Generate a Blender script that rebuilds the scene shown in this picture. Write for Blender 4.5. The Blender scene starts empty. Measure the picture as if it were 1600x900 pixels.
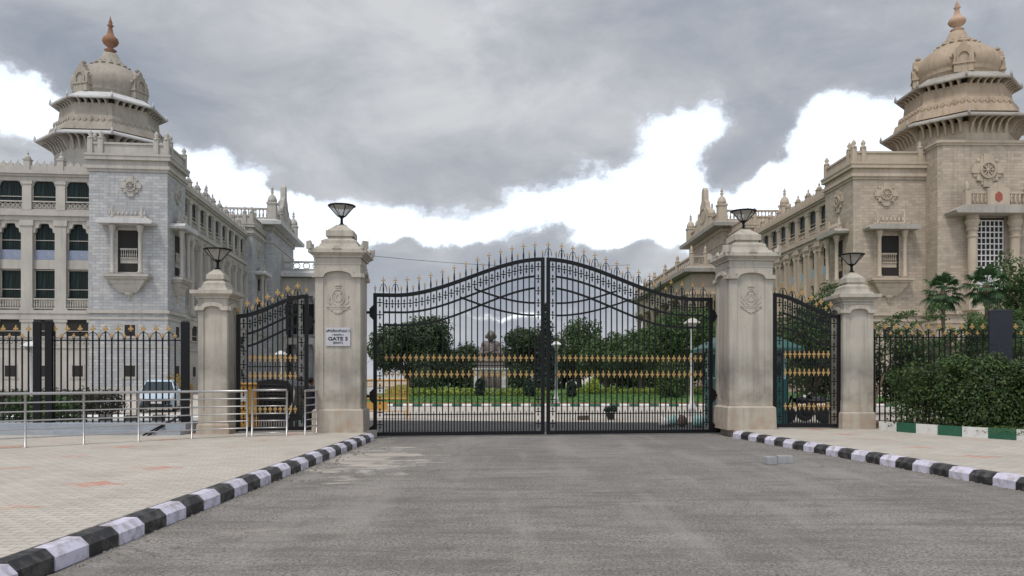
import bpy, math, random
import numpy as np
from mathutils import Matrix, Vector
R = math.radians
PI = math.pi
rnd = random.Random(7)
sc = bpy.context.scene
COL = sc.collection

# ------------------------------------------------------------------ camera
F, CX, HY, CH = 1230.0, 800.0, 590.0, 1.6
cd = bpy.data.cameras.new("camera")
cam = bpy.data.objects.new("camera", cd); COL.objects.link(cam)
cam.location = (0, 0, CH); cam.rotation_euler = (R(90), 0, 0)
cd.sensor_width = 36; cd.lens = 36*F/1600; cd.shift_y = (HY-450)/1600
cd.clip_end = 6000; cd.clip_start = 0.05
sc.camera = cam

def at(px, D, py=None, z=None):
    """world X (and height) of a spot that the photograph shows at column px, row py when it stands D metres off"""
    X = (px-CX)/F*D
    if py is not None: z = CH+(HY-py)/F*D
    return (X, D, z if z is not None else 0.0)

# ------------------------------------------------------------------ world, sun, exposure
SUN_EL, SUN_AZ = R(60), R(212)      # azimuth clockwise from +Y: behind the camera, to its left
w = bpy.data.worlds.new("World"); sc.world = w; w.use_nodes = True
nt = w.node_tree; nt.nodes.clear()
N = nt.nodes.new; L = nt.links.new
def wm(op, a, b=None, c=None, clamp=False):
    n = N('ShaderNodeMath'); n.operation = op; n.use_clamp = clamp
    for i, x in enumerate((a, b, c)):
        if x is None: continue
        if isinstance(x, (int, float)): n.inputs[i].default_value = x
        else: L(x, n.inputs[i])
    return n.outputs[0]
tc = N('ShaderNodeTexCoord')
sep = N('ShaderNodeSeparateXYZ'); L(tc.outputs['Generated'], sep.inputs[0])
az = wm('ARCTAN2', sep.outputs[0], sep.outputs[1])
el = wm('ARCSINE', sep.outputs[2])
comb = N('ShaderNodeCombineXYZ'); L(az, comb.inputs[0]); L(el, comb.inputs[1])
nw = N('ShaderNodeTexNoise'); nw.inputs['Scale'].default_value = 7.5; nw.inputs['Detail'].default_value = 8; nw.inputs['Roughness'].default_value = .62
L(comb.outputs[0], nw.inputs['Vector'])
wsub = N('ShaderNodeVectorMath'); wsub.operation = 'SUBTRACT'; L(nw.outputs['Color'], wsub.inputs[0]); wsub.inputs[1].default_value = (.5, .5, .5)
warp = N('ShaderNodeVectorMath'); warp.operation = 'MULTIPLY_ADD'; L(wsub.outputs[0], warp.inputs[0]); warp.inputs[1].default_value = (.13, .10, 0); L(comb.outputs[0], warp.inputs[2])
n1 = N('ShaderNodeTexNoise'); n1.inputs['Scale'].default_value = 12; n1.inputs['Detail'].default_value = 9; n1.inputs['Roughness'].default_value = .58
mp = N('ShaderNodeMapping'); mp.inputs['Scale'].default_value = (1, 1.5, 1); mp.inputs['Location'].default_value = (3.1, 1.7, 0)
L(comb.outputs[0], mp.inputs[0]); L(mp.outputs[0], n1.inputs['Vector'])
n2 = N('ShaderNodeTexNoise'); n2.inputs['Scale'].default_value = 2.6; n2.inputs['Detail'].default_value = 6; n2.inputs['Roughness'].default_value = .5
mp2 = N('ShaderNodeMapping'); mp2.inputs['Scale'].default_value = (1, 2.2, 1); mp2.inputs['Rotation'].default_value = (0, 0, R(-18)); mp2.inputs['Location'].default_value = (7.3, 2.2, 0)
L(comb.outputs[0], mp2.inputs[0]); L(mp2.outputs[0], n2.inputs['Vector'])
# breaks in the cloud deck: (column, row, half width, half height, turn, weight) about where the photograph shows them
gaps = [(45,170,120,34,18,1.3),(150,215,110,30,25,.9),(380,315,150,62,24,1.7),(600,368,200,20,3,1.3),(330,400,110,45,0,1.3),
        (940,315,260,52,-6,1.8),(1075,200,80,50,-35,1.5),(880,240,50,26,0,.9),(1180,335,190,55,-5,1.6),(1300,215,150,40,12,1.9),
        (1290,270,90,60,0,1.0),(940,375,75,20,0,.9),(790,492,95,5,0,.75),(1240,300,60,40,0,.6),(760,510,170,5,2,.3),
        (1172,245,66,66,25,-2.4),(880,225,110,30,10,-.5),(745,408,170,40,0,-.9),(850,372,60,30,0,-1.3),(1010,405,90,26,0,-1.0),(480,296,30,16,0,-2.6),
        (640,440,120,60,0,-.6),(780,540,560,38,0,-.55),(1290,258,26,16,0,-1.4),(1205,205,40,70,-20,-.6),(700,250,330,60,12,-.9),(600,120,900,110,0,-.8)]
f = None
for (gx, gy, rx, ry, rot, wt) in gaps:
    a_ = math.atan((gx-CX)/F); e_ = math.atan((HY-gy)/math.hypot(F, gx-CX))
    m = N('ShaderNodeMapping'); m.vector_type = 'TEXTURE'
    m.inputs['Location'].default_value = (a_, e_, 0); m.inputs['Rotation'].default_value = (0, 0, R(-rot)); m.inputs['Scale'].default_value = (rx/F, ry/F, 1)
    L(warp.outputs[0], m.inputs[0])
    d = N('ShaderNodeVectorMath'); d.operation = 'DOT_PRODUCT'; L(m.outputs[0], d.inputs[0]); L(m.outputs[0], d.inputs[1])
    g = wm('MULTIPLY', wm('EXPONENT', wm('MULTIPLY', d.outputs['Value'], -0.9)), wt)
    f = g if f is None else wm('ADD', f, g)
# far from the photograph's part of the sky: broken cloud everywhere
nz = wm('SUBTRACT', n1.outputs[0], .5)
f = wm('ADD', f, wm('MULTIPLY', nz, 2.3))
f = wm('ADD', f, wm('MULTIPLY', wm('SUBTRACT', n2.outputs[0], .5), .9))
behind = wm('MULTIPLY', wm('MULTIPLY_ADD', sep.outputs[1], -0.5, 0.05, clamp=True), 1.1)
f = wm('ADD', f, behind)
n4 = N('ShaderNodeTexNoise'); n4.inputs['Scale'].default_value = 5.5; n4.inputs['Detail'].default_value = 9; n4.inputs['Roughness'].default_value = .6; n4.inputs['Distortion'].default_value = .35
mp4 = N('ShaderNodeMapping'); mp4.inputs['Scale'].default_value = (1, 1.9, 1); mp4.inputs['Rotation'].default_value = (0, 0, R(-24)); mp4.inputs['Location'].default_value = (1.9, 5.2, 0)
L(comb.outputs[0], mp4.inputs[0]); L(mp4.outputs[0], n4.inputs['Vector'])
f = wm('ADD', f, wm('MULTIPLY', wm('SUBTRACT', n4.outputs[0], .5), .8))
fr_ = N('ShaderNodeMapRange'); fr_.inputs['From Min'].default_value = -.15; fr_.inputs['From Max'].default_value = 1.08; L(f, fr_.inputs['Value'])
mr = N('ShaderNodeValToRGB'); mr.color_ramp.interpolation = 'EASE'; L(fr_.outputs[0], mr.inputs[0])
ee = mr.color_ramp.elements; ee[0].position = 0; ee[0].color = (0,0,0,1); ee[1].position = .86; ee[1].color = (1,1,1,1)
for p_, v_ in ((.26,.07),(.40,.36),(.55,.78)):
    q_ = ee.new(p_); q_.color = (v_,v_,v_,1)
def dblob(gx, gy, rx, ry):
    m = N('ShaderNodeMapping'); m.vector_type = 'TEXTURE'
    m.inputs['Location'].default_value = (math.atan((gx-CX)/F), math.atan((HY-gy)/math.hypot(F, gx-CX)), 0); m.inputs['Scale'].default_value = (rx/F, ry/F, 1)
    L(warp.outputs[0], m.inputs[0]); d = N('ShaderNodeVectorMath'); d.operation = 'DOT_PRODUCT'; L(m.outputs[0], d.inputs[0]); L(m.outputs[0], d.inputs[1])
    return wm('EXPONENT', wm('MULTIPLY', d.outputs['Value'], -1.0))
shade = wm('ADD', wm('ADD', wm('MULTIPLY', dblob(1420,60,300,130), -.14), wm('MULTIPLY', dblob(120,90,260,110), -.10)), wm('ADD', wm('MULTIPLY', dblob(480,60,260,90), .07), wm('ADD', wm('MULTIPLY', dblob(700,260,300,60), -.05), wm('MULTIPLY', dblob(850,450,420,70), -.11))))
cr = N('ShaderNodeValToRGB'); L(wm('ADD', shade, wm('ADD', wm('MULTIPLY', n2.outputs[0], .38), wm('MULTIPLY', n4.outputs[0], .64))), cr.inputs[0])
cr.color_ramp.elements[0].position = .27; cr.color_ramp.elements[0].color = (3.0, 3.4, 4.1, 1)
cr.color_ramp.elements[1].position = .64; cr.color_ramp.elements[1].color = (6.3, 6.45, 6.7, 1)
e = cr.color_ramp.elements.new(.47); e.color = (4.6, 4.85, 5.3, 1)
sky = N('ShaderNodeTexSky'); sky.sky_type = 'NISHITA'; sky.sun_disc = False
sky.sun_elevation = SUN_EL; sky.sun_rotation = SUN_AZ
mixg = N('ShaderNodeMix'); mixg.data_type = 'RGBA'
L(mr.outputs[0], mixg.inputs['Factor']); L(cr.outputs[0], mixg.inputs['A'])
addw = N('ShaderNodeMix'); addw.data_type = 'RGBA'; addw.blend_type = 'ADD'; addw.inputs['Factor'].default_value = 1
L(sky.outputs[0], addw.inputs['A']); addw.inputs['B'].default_value = (8.9, 9.0, 9.2, 1)
L(addw.outputs['Result'], mixg.inputs['B'])
bg = N('ShaderNodeBackground'); bg.inputs['Strength'].default_value = .1
L(mixg.outputs['Result'], bg.inputs[0])
wo = N('ShaderNodeOutputWorld'); L(bg.outputs[0], wo.inputs[0])

sd = bpy.data.lights.new("sun", 'SUN'); sd.energy = 2.0; sd.angle = R(12); sd.color = (1, .93, .84)
sun = bpy.data.objects.new("sun", sd); COL.objects.link(sun)
sun.rotation_euler = (R(90)-SUN_EL, 0, -SUN_AZ+PI)
sv = Vector((math.sin(SUN_AZ)*math.cos(SUN_EL), math.cos(SUN_AZ)*math.cos(SUN_EL), math.sin(SUN_EL)))
sun.rotation_euler = sv.to_track_quat('Z', 'Y').to_euler()
sc.view_settings.view_transform = 'Standard'; sc.view_settings.look = 'None'
sc.view_settings.gamma = 1; sc.view_settings.exposure = 0.0
sc.cycles.max_bounces = 6; sc.cycles.transparent_max_bounces = 8

# ------------------------------------------------------------------ materials
class NT:
    def __init__(s, name):
        s.m = bpy.data.materials.new(name); s.m.use_nodes = True
        s.t = s.m.node_tree; s.b = s.t.nodes['Principled BSDF']; s.tc = None
    def n(s, typ, **k):
        n = s.t.nodes.new(typ)
        for a, v in k.items(): setattr(n, a, v)
        return n
    def l(s, a, b): s.t.links.new(a, b)
    def put(s, sock, v):
        if v is None: return
        if isinstance(v, (int, float, tuple)): sock.default_value = v
        else: s.l(v, sock)
    def math(s, op, a, b=None, c=None, clamp=False):
        n = s.n('ShaderNodeMath', operation=op, use_clamp=clamp)
        for i, x in enumerate((a, b, c)): s.put(n.inputs[i], x)
        return n.outputs[0]
    def obj(s):
        if not s.tc: s.tc = s.n('ShaderNodeTexCoord')
        return s.tc.outputs['Object']
    def geo(s): return s.n('ShaderNodeNewGeometry')
    def noise(s, scale, detail=5, rough=.55, vec=None, dist=0, stretch=None):
        n = s.n('ShaderNodeTexNoise'); n.inputs['Scale'].default_value = scale; n.inputs['Detail'].default_value = detail
        n.inputs['Roughness'].default_value = rough; n.inputs['Distortion'].default_value = dist
        v = vec if vec is not None else s.obj()
        if stretch:
            m = s.n('ShaderNodeMapping'); m.inputs['Scale'].default_value = stretch; s.l(v, m.inputs[0]); v = m.outputs[0]
        s.l(v, n.inputs['Vector']); return n.outputs[0]
    def ramp(s, fac, stops):
        r = s.n('ShaderNodeValToRGB'); e = r.color_ramp.elements
        while len(e) < len(stops): e.new(.5)
        for i, (p, c) in enumerate(stops):
            e[i].position = p; e[i].color = (c, c, c, 1) if isinstance(c, (int, float)) else tuple(c)+(1,)
        s.put(r.inputs[0], fac); return r.outputs[0]
    def mix(s, fac, a, b, mode='MIX'):
        m = s.n('ShaderNodeMix', data_type='RGBA', blend_type=mode)
        s.put(m.inputs['Factor'], fac)
        for k, x in (('A', a), ('B', b)):
            if isinstance(x, tuple): x = x[:3]+(1,)
            s.put(m.inputs[k], x)
        return m.outputs['Result']
    def bump(s, h, st=.3, dist=.02):
        b = s.n('ShaderNodeBump'); b.inputs['Strength'].default_value = st; b.inputs['Distance'].default_value = dist
        s.l(h, b.inputs['Height']); s.l(b.outputs[0], s.b.inputs['Normal'])
    def done(s, col=None, rough=.8, metal=0, spec=None):
        s.put(s.b.inputs['Base Color'], col if not isinstance(col, tuple) else col[:3]+(1,))
        s.put(s.b.inputs['Roughness'], rough); s.b.inputs['Metallic'].default_value = metal
        if spec is not None: s.b.inputs['Specular IOR Level'].default_value = spec
        return s.m

def wall_uv(t):
    """u runs along a vertical wall whatever way it faces, v = height (object space)"""
    g = t.geo(); o = t.obj()
    sn = t.n('ShaderNodeSeparateXYZ'); 
    vt = t.n('ShaderNodeVectorTransform', vector_type='NORMAL', convert_from='WORLD', convert_to='OBJECT')
    t.l(g.outputs['True Normal'], vt.inputs[0]); t.l(vt.outputs[0], sn.inputs[0])
    sp = t.n('ShaderNodeSeparateXYZ'); t.l(o, sp.inputs[0])
    u = t.math('SUBTRACT', t.math('MULTIPLY', sp.outputs[1], sn.outputs[0]), t.math('MULTIPLY', sp.outputs[0], sn.outputs[1]))
    c = t.n('ShaderNodeCombineXYZ'); t.l(u, c.inputs[0]); t.l(sp.outputs[2], c.inputs[1]); return c.outputs[0], sp

def stone(name, base, dark, tint, brick=None, streak=.5, mortar=.72):
    t = NT(name)
    n = t.noise(.45, 6, .6); col = t.mix(t.ramp(n, [(.32, 0), (.68, 1)]), base, dark)
    n2 = t.noise(1.7, 4, .6); col = t.mix(t.ramp(n2, [(.5, 0), (.75, .55)]), col, tint)
    n3 = t.noise(1.1, 6, .65, stretch=(2.2, 2.2, .16)); col = t.mix(t.ramp(n3, [(.5, 0), (.78, streak)]), col, tuple(c*.5 for c in dark))
    n4 = t.noise(14, 3, .6); col = t.mix(t.ramp(n4, [(.35, 0), (.7, .22)]), col, tuple(c*.6 for c in base))
    h = n4
    if brick:
        uv, sp = wall_uv(t)
        b = t.n('ShaderNodeTexBrick'); t.l(uv, b.inputs['Vector'])
        b.inputs['Scale'].default_value = 1; b.inputs['Brick Width'].default_value = brick[0]; b.inputs['Row Height'].default_value = brick[1]
        b.inputs['Mortar Size'].default_value = .022; b.inputs['Mortar Smooth'].default_value = .3; b.inputs['Bias'].default_value = 0
        b.inputs['Color1'].default_value = (1.08, 1.08, 1.08, 1); b.inputs['Color2'].default_value = (.80, .80, .82, 1); b.inputs['Mortar'].default_value = (mortar, mortar, mortar, 1)
        col = t.mix(1.0, col, b.outputs['Color'], 'MULTIPLY')
        h = t.math('SUBTRACT', n4, t.math('MULTIPLY', b.outputs['Fac'], 1.5))
    t.bump(h, .35, .03)
    return t.done(col, .88)

M = {}
M['granite_ashlar'] = stone('shaded_granite_ashlar', (.47, .47, .465), (.38, .39, .40), (.36, .39, .46), (.66, .27), mortar=.68)  # left palace: same granite as the right, its cool shade put into the colour
M['granite_trim'] = stone('shaded_granite_trim', (.47, .445, .405), (.36, .34, .315), (.39, .375, .355))
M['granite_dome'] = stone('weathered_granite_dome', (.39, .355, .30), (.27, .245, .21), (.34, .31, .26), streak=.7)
M['warm_lit_ashlar'] = stone('warm_lit_granite_ashlar', (.475, .405, .325), (.395, .33, .262), (.43, .365, .305), (.66, .27), mortar=.78)  # right palace: same granite, the warm light on it put into the colour
M['warm_lit_trim'] = stone('warm_lit_granite_trim', (.49, .415, .33), (.385, .32, .25), (.44, .375, .305))
M['warm_lit_dome'] = stone('warm_lit_weathered_dome', (.445, .355, .262), (.32, .25, .18), (.39, .305, .225), streak=.75)
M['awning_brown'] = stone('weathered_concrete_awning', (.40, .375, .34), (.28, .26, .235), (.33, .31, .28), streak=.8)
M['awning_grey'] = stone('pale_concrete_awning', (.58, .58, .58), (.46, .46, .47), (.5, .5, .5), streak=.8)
M['finial_pink'] = stone('tan_finial', (.52, .36, .26), (.38, .25, .17), (.46, .3, .21))
M['finial_copper'] = stone('reddish_finial', (.30, .15, .09), (.17, .09, .06), (.26, .15, .1))

def pillar_mat():
    t = NT('weathered_cement_render')
    n = t.noise(1.3, 7, .62); col = t.mix(t.ramp(n, [(.3, 0), (.7, 1)]), (.49, .455, .39), (.39, .36, .31))
    g = t.geo(); sp = t.n('ShaderNodeSeparateXYZ'); t.l(t.obj(), sp.inputs[0])
    # rain streaks
    n3 = t.noise(1.5, 7, .62, stretch=(3.2, 3.2, .22)); col = t.mix(t.ramp(n3, [(.48, 0), (.72, .65)]), col, (.21, .195, .17))
    # soot patch rubbed on to the low middle of the shaft
    nb = t.noise(1.1, 6, .6)
    band = t.ramp(sp.outputs[2], [(.0, 0), (.16, .05), (.3, 1), (.48, .75), (.62, 0)])
    zz = t.math('DIVIDE', sp.outputs[2], 4.2)
    band = t.ramp(zz, [(.15, 0), (.19, 1), (.38, .9), (.56, 0)])
    col = t.mix(t.math('MULTIPLY', band, t.ramp(nb, [(.36, .10), (.60, .72)])), col, (.085, .077, .066))
    # reddish soil splash by the ground
    low = t.ramp(zz, [(.0, 1), (.12, .55), (.3, 0)])
    col = t.mix(t.math('MULTIPLY', low, t.ramp(t.noise(3, 5, .6), [(.35, .1), (.65, .75)])), col, (.33, .22, .14))
    n4 = t.noise(40, 4, .6); col = t.mix(t.ramp(n4, [(.35, 0), (.75, .25)]), col, (.25, .235, .21))
    t.bump(t.math('ADD', t.math('MULTIPLY', n4, .5), t.noise(6, 4, .6)), .35, .012)
    return t.done(col, .9)
M['render'] = pillar_mat()

def road_mat(name, a, b, dust, dustlo=.55, patch=False):
    t = NT(name)
    n = t.noise(.35, 6, .6, dist=.5); col = t.mix(t.ramp(n, [(.40, 0), (.60, 1)]), a, b)
    agg = t.noise(48, 5, .85); col = t.mix(t.ramp(agg, [(.40, 0), (.66, .85)]), col, tuple(min(1, c*2.3) for c in a))
    vs = t.n('ShaderNodeTexVoronoi'); vs.inputs['Scale'].default_value = 62; t.l(t.obj(), vs.inputs['Vector']); vsx = t.n('ShaderNodeSeparateXYZ'); t.l(vs.outputs['Color'], vsx.inputs[0])
    col = t.mix(t.ramp(vsx.outputs[0], [(.62, 0), (.80, .4)]), col, tuple(min(1, c*2.4) for c in a)); col = t.mix(t.ramp(vsx.outputs[1], [(.66, 0), (.82, .6)]), col, tuple(c*.42 for c in a))
    agg2 = t.noise(30, 5, .8); col = t.mix(t.ramp(agg2, [(.50, 0), (.60, .8)]), col, tuple(c*.38 for c in a))
    n2 = t.noise(.9, 8, .68, dist=1.0, stretch=(.55, 1.3, 1)); col = t.mix(t.ramp(n2, [(dustlo+.03, 0), (dustlo+.12, .3), (.85, .6)]), col, dust)
    if patch:
        px = t.n('ShaderNodeVectorMath', operation='SUBTRACT'); t.l(t.obj(), px.inputs[0]); px.inputs[1].default_value = (-2.75, 15.4, 0)
        ps = t.n('ShaderNodeVectorMath', operation='MULTIPLY'); t.l(px.outputs[0], ps.inputs[0]); ps.inputs[1].default_value = (.75, .27, 0)
        pl = t.n('ShaderNodeVectorMath', operation='LENGTH'); t.l(ps.outputs[0], pl.inputs[0])
        pm = t.math('ADD', pl.outputs['Value'], t.math('MULTIPLY', t.math('SUBTRACT', t.noise(1.3, 7, .7, stretch=(.8, 1.2, 1)), .5), 4.2))
        col = t.mix(t.ramp(pm, [(.35, .85), (.55, .4), (.62, 0)]), col, tuple(c*1.25 for c in dust))
    n5 = t.noise(1.6, 7, .65, stretch=(.5, 1.6, 1), dist=.8); col = t.mix(t.ramp(n5, [(.54, 0), (.64, .6)]), col, tuple(c*.5 for c in b))
    n6 = t.noise(1.4, 7, .7, stretch=(.35, 2.2, 1), dist=.6); col = t.mix(t.ramp(n6, [(.47, 0), (.62, .45)]), col, tuple(c*.62 for c in a))
    n7 = t.noise(.8, 5, .6, stretch=(1.6, .22, 1)); col = t.mix(t.ramp(n7, [(.50, 0), (.66, .35)]), col, tuple(min(1, c*1.25) for c in b))
    # long cracks
    v = t.n('ShaderNodeTexVoronoi', feature='DISTANCE_TO_EDGE'); v.inputs['Scale'].default_value = .32
    nn = t.n('ShaderNodeTexNoise'); nn.inputs['Scale'].default_value = 1.6; nn.inputs['Detail'].default_value = 5; t.l(t.obj(), nn.inputs['Vector'])
    add = t.n('ShaderNodeVectorMath', operation='MULTIPLY_ADD'); t.l(nn.outputs['Color'], add.inputs[0]); add.inputs[1].default_value = (1.2, 1.2, 0); t.l(t.obj(), add.inputs[2])
    t.l(add.outputs[0], v.inputs['Vector'])
    cm = t.ramp(v.outputs[0], [(0, 1), (.006, .6), (.014, 0)])
    cmask = t.math('MULTIPLY', cm, t.ramp(t.noise(.5, 3, .5), [(.54, 0), (.66, .5)]))
    col = t.mix(cmask, col, tuple(c*.3 for c in a))
    h = t.math('ADD', t.math('MULTIPLY', agg, .7), t.math('MULTIPLY', agg2, -.9))
    t.bump(h, .5, .010)
    return t.done(col, .93)
M['road'] = road_mat('worn_asphalt', (.15, .141, .132), (.265, .248, .23), (.36, .33, .29), patch=True)
M['inner_road'] = road_mat('inner_asphalt', (.050, .051, .054), (.068, .068, .07), (.11, .108, .105), .66)
M['concrete'] = road_mat('pale_concrete_yard', (.40, .37, .33), (.46, .42, .37), (.5, .45, .4), .6)
M['soil'] = road_mat('bare_soil', (.16, .115, .075), (.22, .16, .11), (.3, .23, .17))

def paver_mat():
    t = NT('interlocking_pavers')
    sp = t.n('ShaderNodeSeparateXYZ'); t.l(t.obj(), sp.inputs[0])
    # zigzag paver courses
    zz = t.math('MULTIPLY', t.math('PINGPONG', sp.outputs[0], .06), .5)
    c = t.n('ShaderNodeCombineXYZ'); t.l(sp.outputs[0], c.inputs[0]); t.l(t.math('ADD', sp.outputs[1], zz), c.inputs[1])
    b = t.n('ShaderNodeTexBrick'); t.l(c.outputs[0], b.inputs['Vector'])
    b.inputs['Scale'].default_value = 1; b.inputs['Brick Width'].default_value = .24; b.inputs['Row Height'].default_value = .125
    b.inputs['Mortar Size'].default_value = .008; b.inputs['Mortar Smooth'].default_value = .4
    b.inputs['Color1'].default_value = (1.06, 1.06, 1.06, 1); b.inputs['Color2'].default_value = (.90, .90, .90, 1); b.inputs['Mortar'].default_value = (.62, .60, .57, 1)
    n = t.noise(.5, 6, .6); col = t.mix(t.ramp(n, [(.3, 0), (.7, 1)]), (.45, .42, .37), (.54, .505, .45))
    # red star motifs laid at regular spacing
    fx = t.math('SUBTRACT', t.math('FLOORED_MODULO', t.math('ADD', sp.outputs[0], 5.5+.55*2+2.3), 2.3*1.0), 1.1)
    fy = t.math('SUBTRACT', t.math('FLOORED_MODULO', t.math('SUBTRACT', sp.outputs[1], 8.5-.925), 1.85), .925)
    ax, ay = t.math('ABSOLUTE', fx), t.math('ABSOLUTE', fy)
    ax = t.math('MULTIPLY', t.math('ROUND', t.math('DIVIDE', ax, .12)), .12); ay = t.math('MULTIPLY', t.math('ROUND', t.math('DIVIDE', ay, .125)), .125)
    star = t.math('ADD', t.math('MULTIPLY', ax, 1.0), t.math('MULTIPLY', ay, 1.25))
    msk = t.math('LESS_THAN', star, .37)
    wear = t.ramp(t.noise(.33, 4, .6), [(.42, .06), (.60, .85)])
    col = t.mix(t.math('MULTIPLY', msk, wear), col, (.55, .24, .18))
    n2 = t.noise(.9, 7, .65); col = t.mix(t.ramp(n2, [(.52, 0), (.75, .5)]), col, (.30, .26, .21))
    col = t.mix(1.0, col, b.outputs['Color'], 'MULTIPLY')
    n4 = t.noise(60, 3, .6); col = t.mix(t.ramp(n4, [(.4, 0), (.75, .3)]), col, (.27, .245, .21))
    t.bump(t.math('SUBTRACT', t.math('MULTIPLY', n4, .3), b.outputs['Fac']), .6, .01)
    return t.done(col, .92)
M['pavers'] = paver_mat()

def paint(name, col, chip, rough=.55, amount=.25, lo=.52):
    t = NT(name)
    n = t.noise(7, 7, .65); c = t.mix(t.ramp(n, [(lo, 0), (lo+.06, amount*.8), (lo+.23, amount*2.2)]), col, chip)
    n2 = t.noise(2, 4, .6); c = t.mix(t.ramp(n2, [(.4, 0), (.7, .3)]), c, tuple(x*.65 for x in col))
    g = t.noise(50, 3, .6)
    t.bump(t.math('ADD', n, t.math('MULTIPLY', g, .4)), .4, .012)
    return t.done(c, rough)
M['grit'] = NT('dusty_grit').done((.215, .198, .175), .95)
M['kerb_white'] = paint('lilac_white_kerb_paint', (.64, .62, .75), (.30, .27, .25), .6, .42, .47)
M['kerb_black'] = paint('black_kerb_paint', (.018, .018, .021), (.15, .14, .13), .55, .34, .47)
M['kerb_green'] = paint('green_kerb_paint', (.015, .11, .06), (.10, .12, .09))
M['kerb_pale'] = paint('white_kerb_paint', (.68, .68, .66), (.33, .31, .28))
M['iron'] = paint('black_gate_enamel', (.006, .0065, .008), (.022, .02, .02), .45, .1); M['iron'].node_tree.nodes['Principled BSDF'].inputs['Specular IOR Level'].default_value = .22
M['gold'] = paint('gold_paint', (.40, .25, .085), (.18, .11, .05), .5, .45)
M['steel'] = NT('brushed_steel'); _t = M['steel']; _n = _t.noise(9, 4, .6); M['steel'] = _t.done(_t.mix(_n, (.50, .50, .50), (.38, .37, .37)), .42, .75)
M['orange'] = paint('amber_barricade_paint', (.56, .31, .07), (.35, .2, .1))
M['teal'] = paint('dark_teal_paint', (.008, .075, .078), (.03, .1, .1))
M['pale_teal'] = paint('pale_teal_paint', (.30, .50, .48), (.2, .3, .3))
M['teal_roof'] = paint('teal_sheet_roof', (.024, .095, .083), (.09, .13, .11))
M['white'] = paint('white_paint', (.60, .60, .60), (.45, .43, .4))
M['navy'] = paint('navy_paint', (.009, .011, .022), (.02, .02, .03))
M['blue'] = paint('blue_paint', (.02, .09, .5), (.1, .1, .3))
M['slab'] = stone('bluish_cement_plinth', (.33, .36, .40), (.27, .29, .32), (.38, .39, .4))
M['bluepanel'] = paint('blue_glazed_panel', (.19, .23, .33), (.34, .34, .36), .5, .5)
M['cyanpanel'] = paint('pale_blue_panel', (.22, .40, .52), (.4, .42, .42), .5, .5)
M['red'] = paint('red_cloth', (.34, .035, .035), (.2, .02, .02), .9)
M['cloth_green'] = paint('dark_green_cloth', (.02, .07, .045), (.02, .05, .03), .9)
M['cloth_navy'] = paint('navy_cloth', (.015, .018, .035), (.02, .02, .03), .9)
M['skin'] = paint('brown_skin', (.26, .13, .075), (.2, .1, .06), .6)
M['hair'] = NT('black_hair').done((.01, .009, .008), .7)
M['rubber'] = NT('black_rubber').done((.015, .015, .015), .6)
M['black'] = paint('black_vinyl', (.012, .012, .014), (.03, .03, .03), .5)
M['brick_red'] = paint('red_oxide_edge', (.30, .07, .045), (.2, .08, .05))
M['carblue'] = paint('pale_blue_car_paint', (.46, .56, .66), (.4, .48, .55), .25, .05)
M['carglass'] = NT('car_glass').done((.03, .045, .05), .1)
M['sign'] = paint('pale_sign_plate', (.47, .47, .51), (.38, .38, .40), .5)
M['ink'] = NT('dark_sign_lettering').done((.02, .02, .04), .6)
M['bronze'] = stone('dark_bronze', (.175, .145, .13), (.10, .085, .08), (.2, .16, .14)); M['bronze'].node_tree.nodes['Principled BSDF'].inputs['Roughness'].default_value = .5
M['ped'] = stone('white_pedestal_stone', (.62, .60, .56), (.5, .48, .45), (.55, .53, .5), (.9, .45))
M['blocks'] = stone('grey_concrete_block', (.36, .37, .38), (.26, .27, .28), (.3, .3, .3))
M['bark'] = stone('bark', (.16, .12, .09), (.09, .07, .055), (.2, .17, .13))
M['palmbark'] = stone('palm_bark', (.20, .14, .095), (.12, .085, .06), (.24, .18, .13))

def glass_mat():
    t = NT('dark_curtained_window')
    uv, sp = wall_uv(t)
    n = t.noise(9, 2, .5, vec=uv, stretch=(1, .04, 1)); 
    n2 = t.noise(.35, 2, .5, vec=uv)
    c = t.mix(t.ramp(n, [(.42, 0), (.62, 1)]), (.006, .009, .010), (.018, .034, .033))
    c = t.mix(t.ramp(n2, [(.4, 0), (.6, .8)]), c, (.010, .012, .012))
    return t.done(c, .4, spec=.12)
M['glass'] = glass_mat()
M['dark'] = NT('unlit_interior').done((.018, .017, .016), .9)
def frost():
    t = NT('dusty_lamp_glass'); n = t.noise(6, 5, .6)
    t.b.inputs['Alpha'].default_value = .62
    return t.done(t.mix(n, (.33, .32, .30), (.55, .53, .48)), .35)
M['frost'] = frost()

def leaf_mat(name, a, b, c, sc_=.9):
    t = NT(name)
    n = t.noise(sc_, 4, .6); n2 = t.noise(9, 2, .6)
    col = t.mix(t.ramp(n, [(.36, 0), (.64, 1)]), a, b)
    col = t.mix(t.ramp(n2, [(.5, 0), (.68, .8)]), col, c)
    t.b.inputs['Transmission Weight'].default_value = 0
    m = t.done(col, .6)
    tr = t.n('ShaderNodeBsdfTranslucent'); t.l(col, tr.inputs[0])
    ms = t.n('ShaderNodeMixShader'); ms.inputs[0].default_value = .3
    o = t.t.nodes['Material Output']; t.l(t.b.outputs[0], ms.inputs[1]); t.l(tr.outputs[0], ms.inputs[2]); t.l(ms.outputs[0], o.inputs[0])
    return m
M['leaf_dark'] = leaf_mat('dark_tree_leaves', (.022, .042, .017), (.048, .086, .030), (.085, .13, .045))
M['leaf_mid'] = leaf_mat('mid_green_leaves', (.035, .075, .022), (.07, .135, .035), (.12, .20, .055))
M['leaf_hedge'] = leaf_mat('hedge_leaves', (.030, .062, .016), (.065, .12, .028), (.15, .19, .05), 1.6)
M['leaf_bright'] = leaf_mat('yellow_green_leaves', (.24, .33, .03), (.36, .44, .06), (.5, .55, .1))
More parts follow.
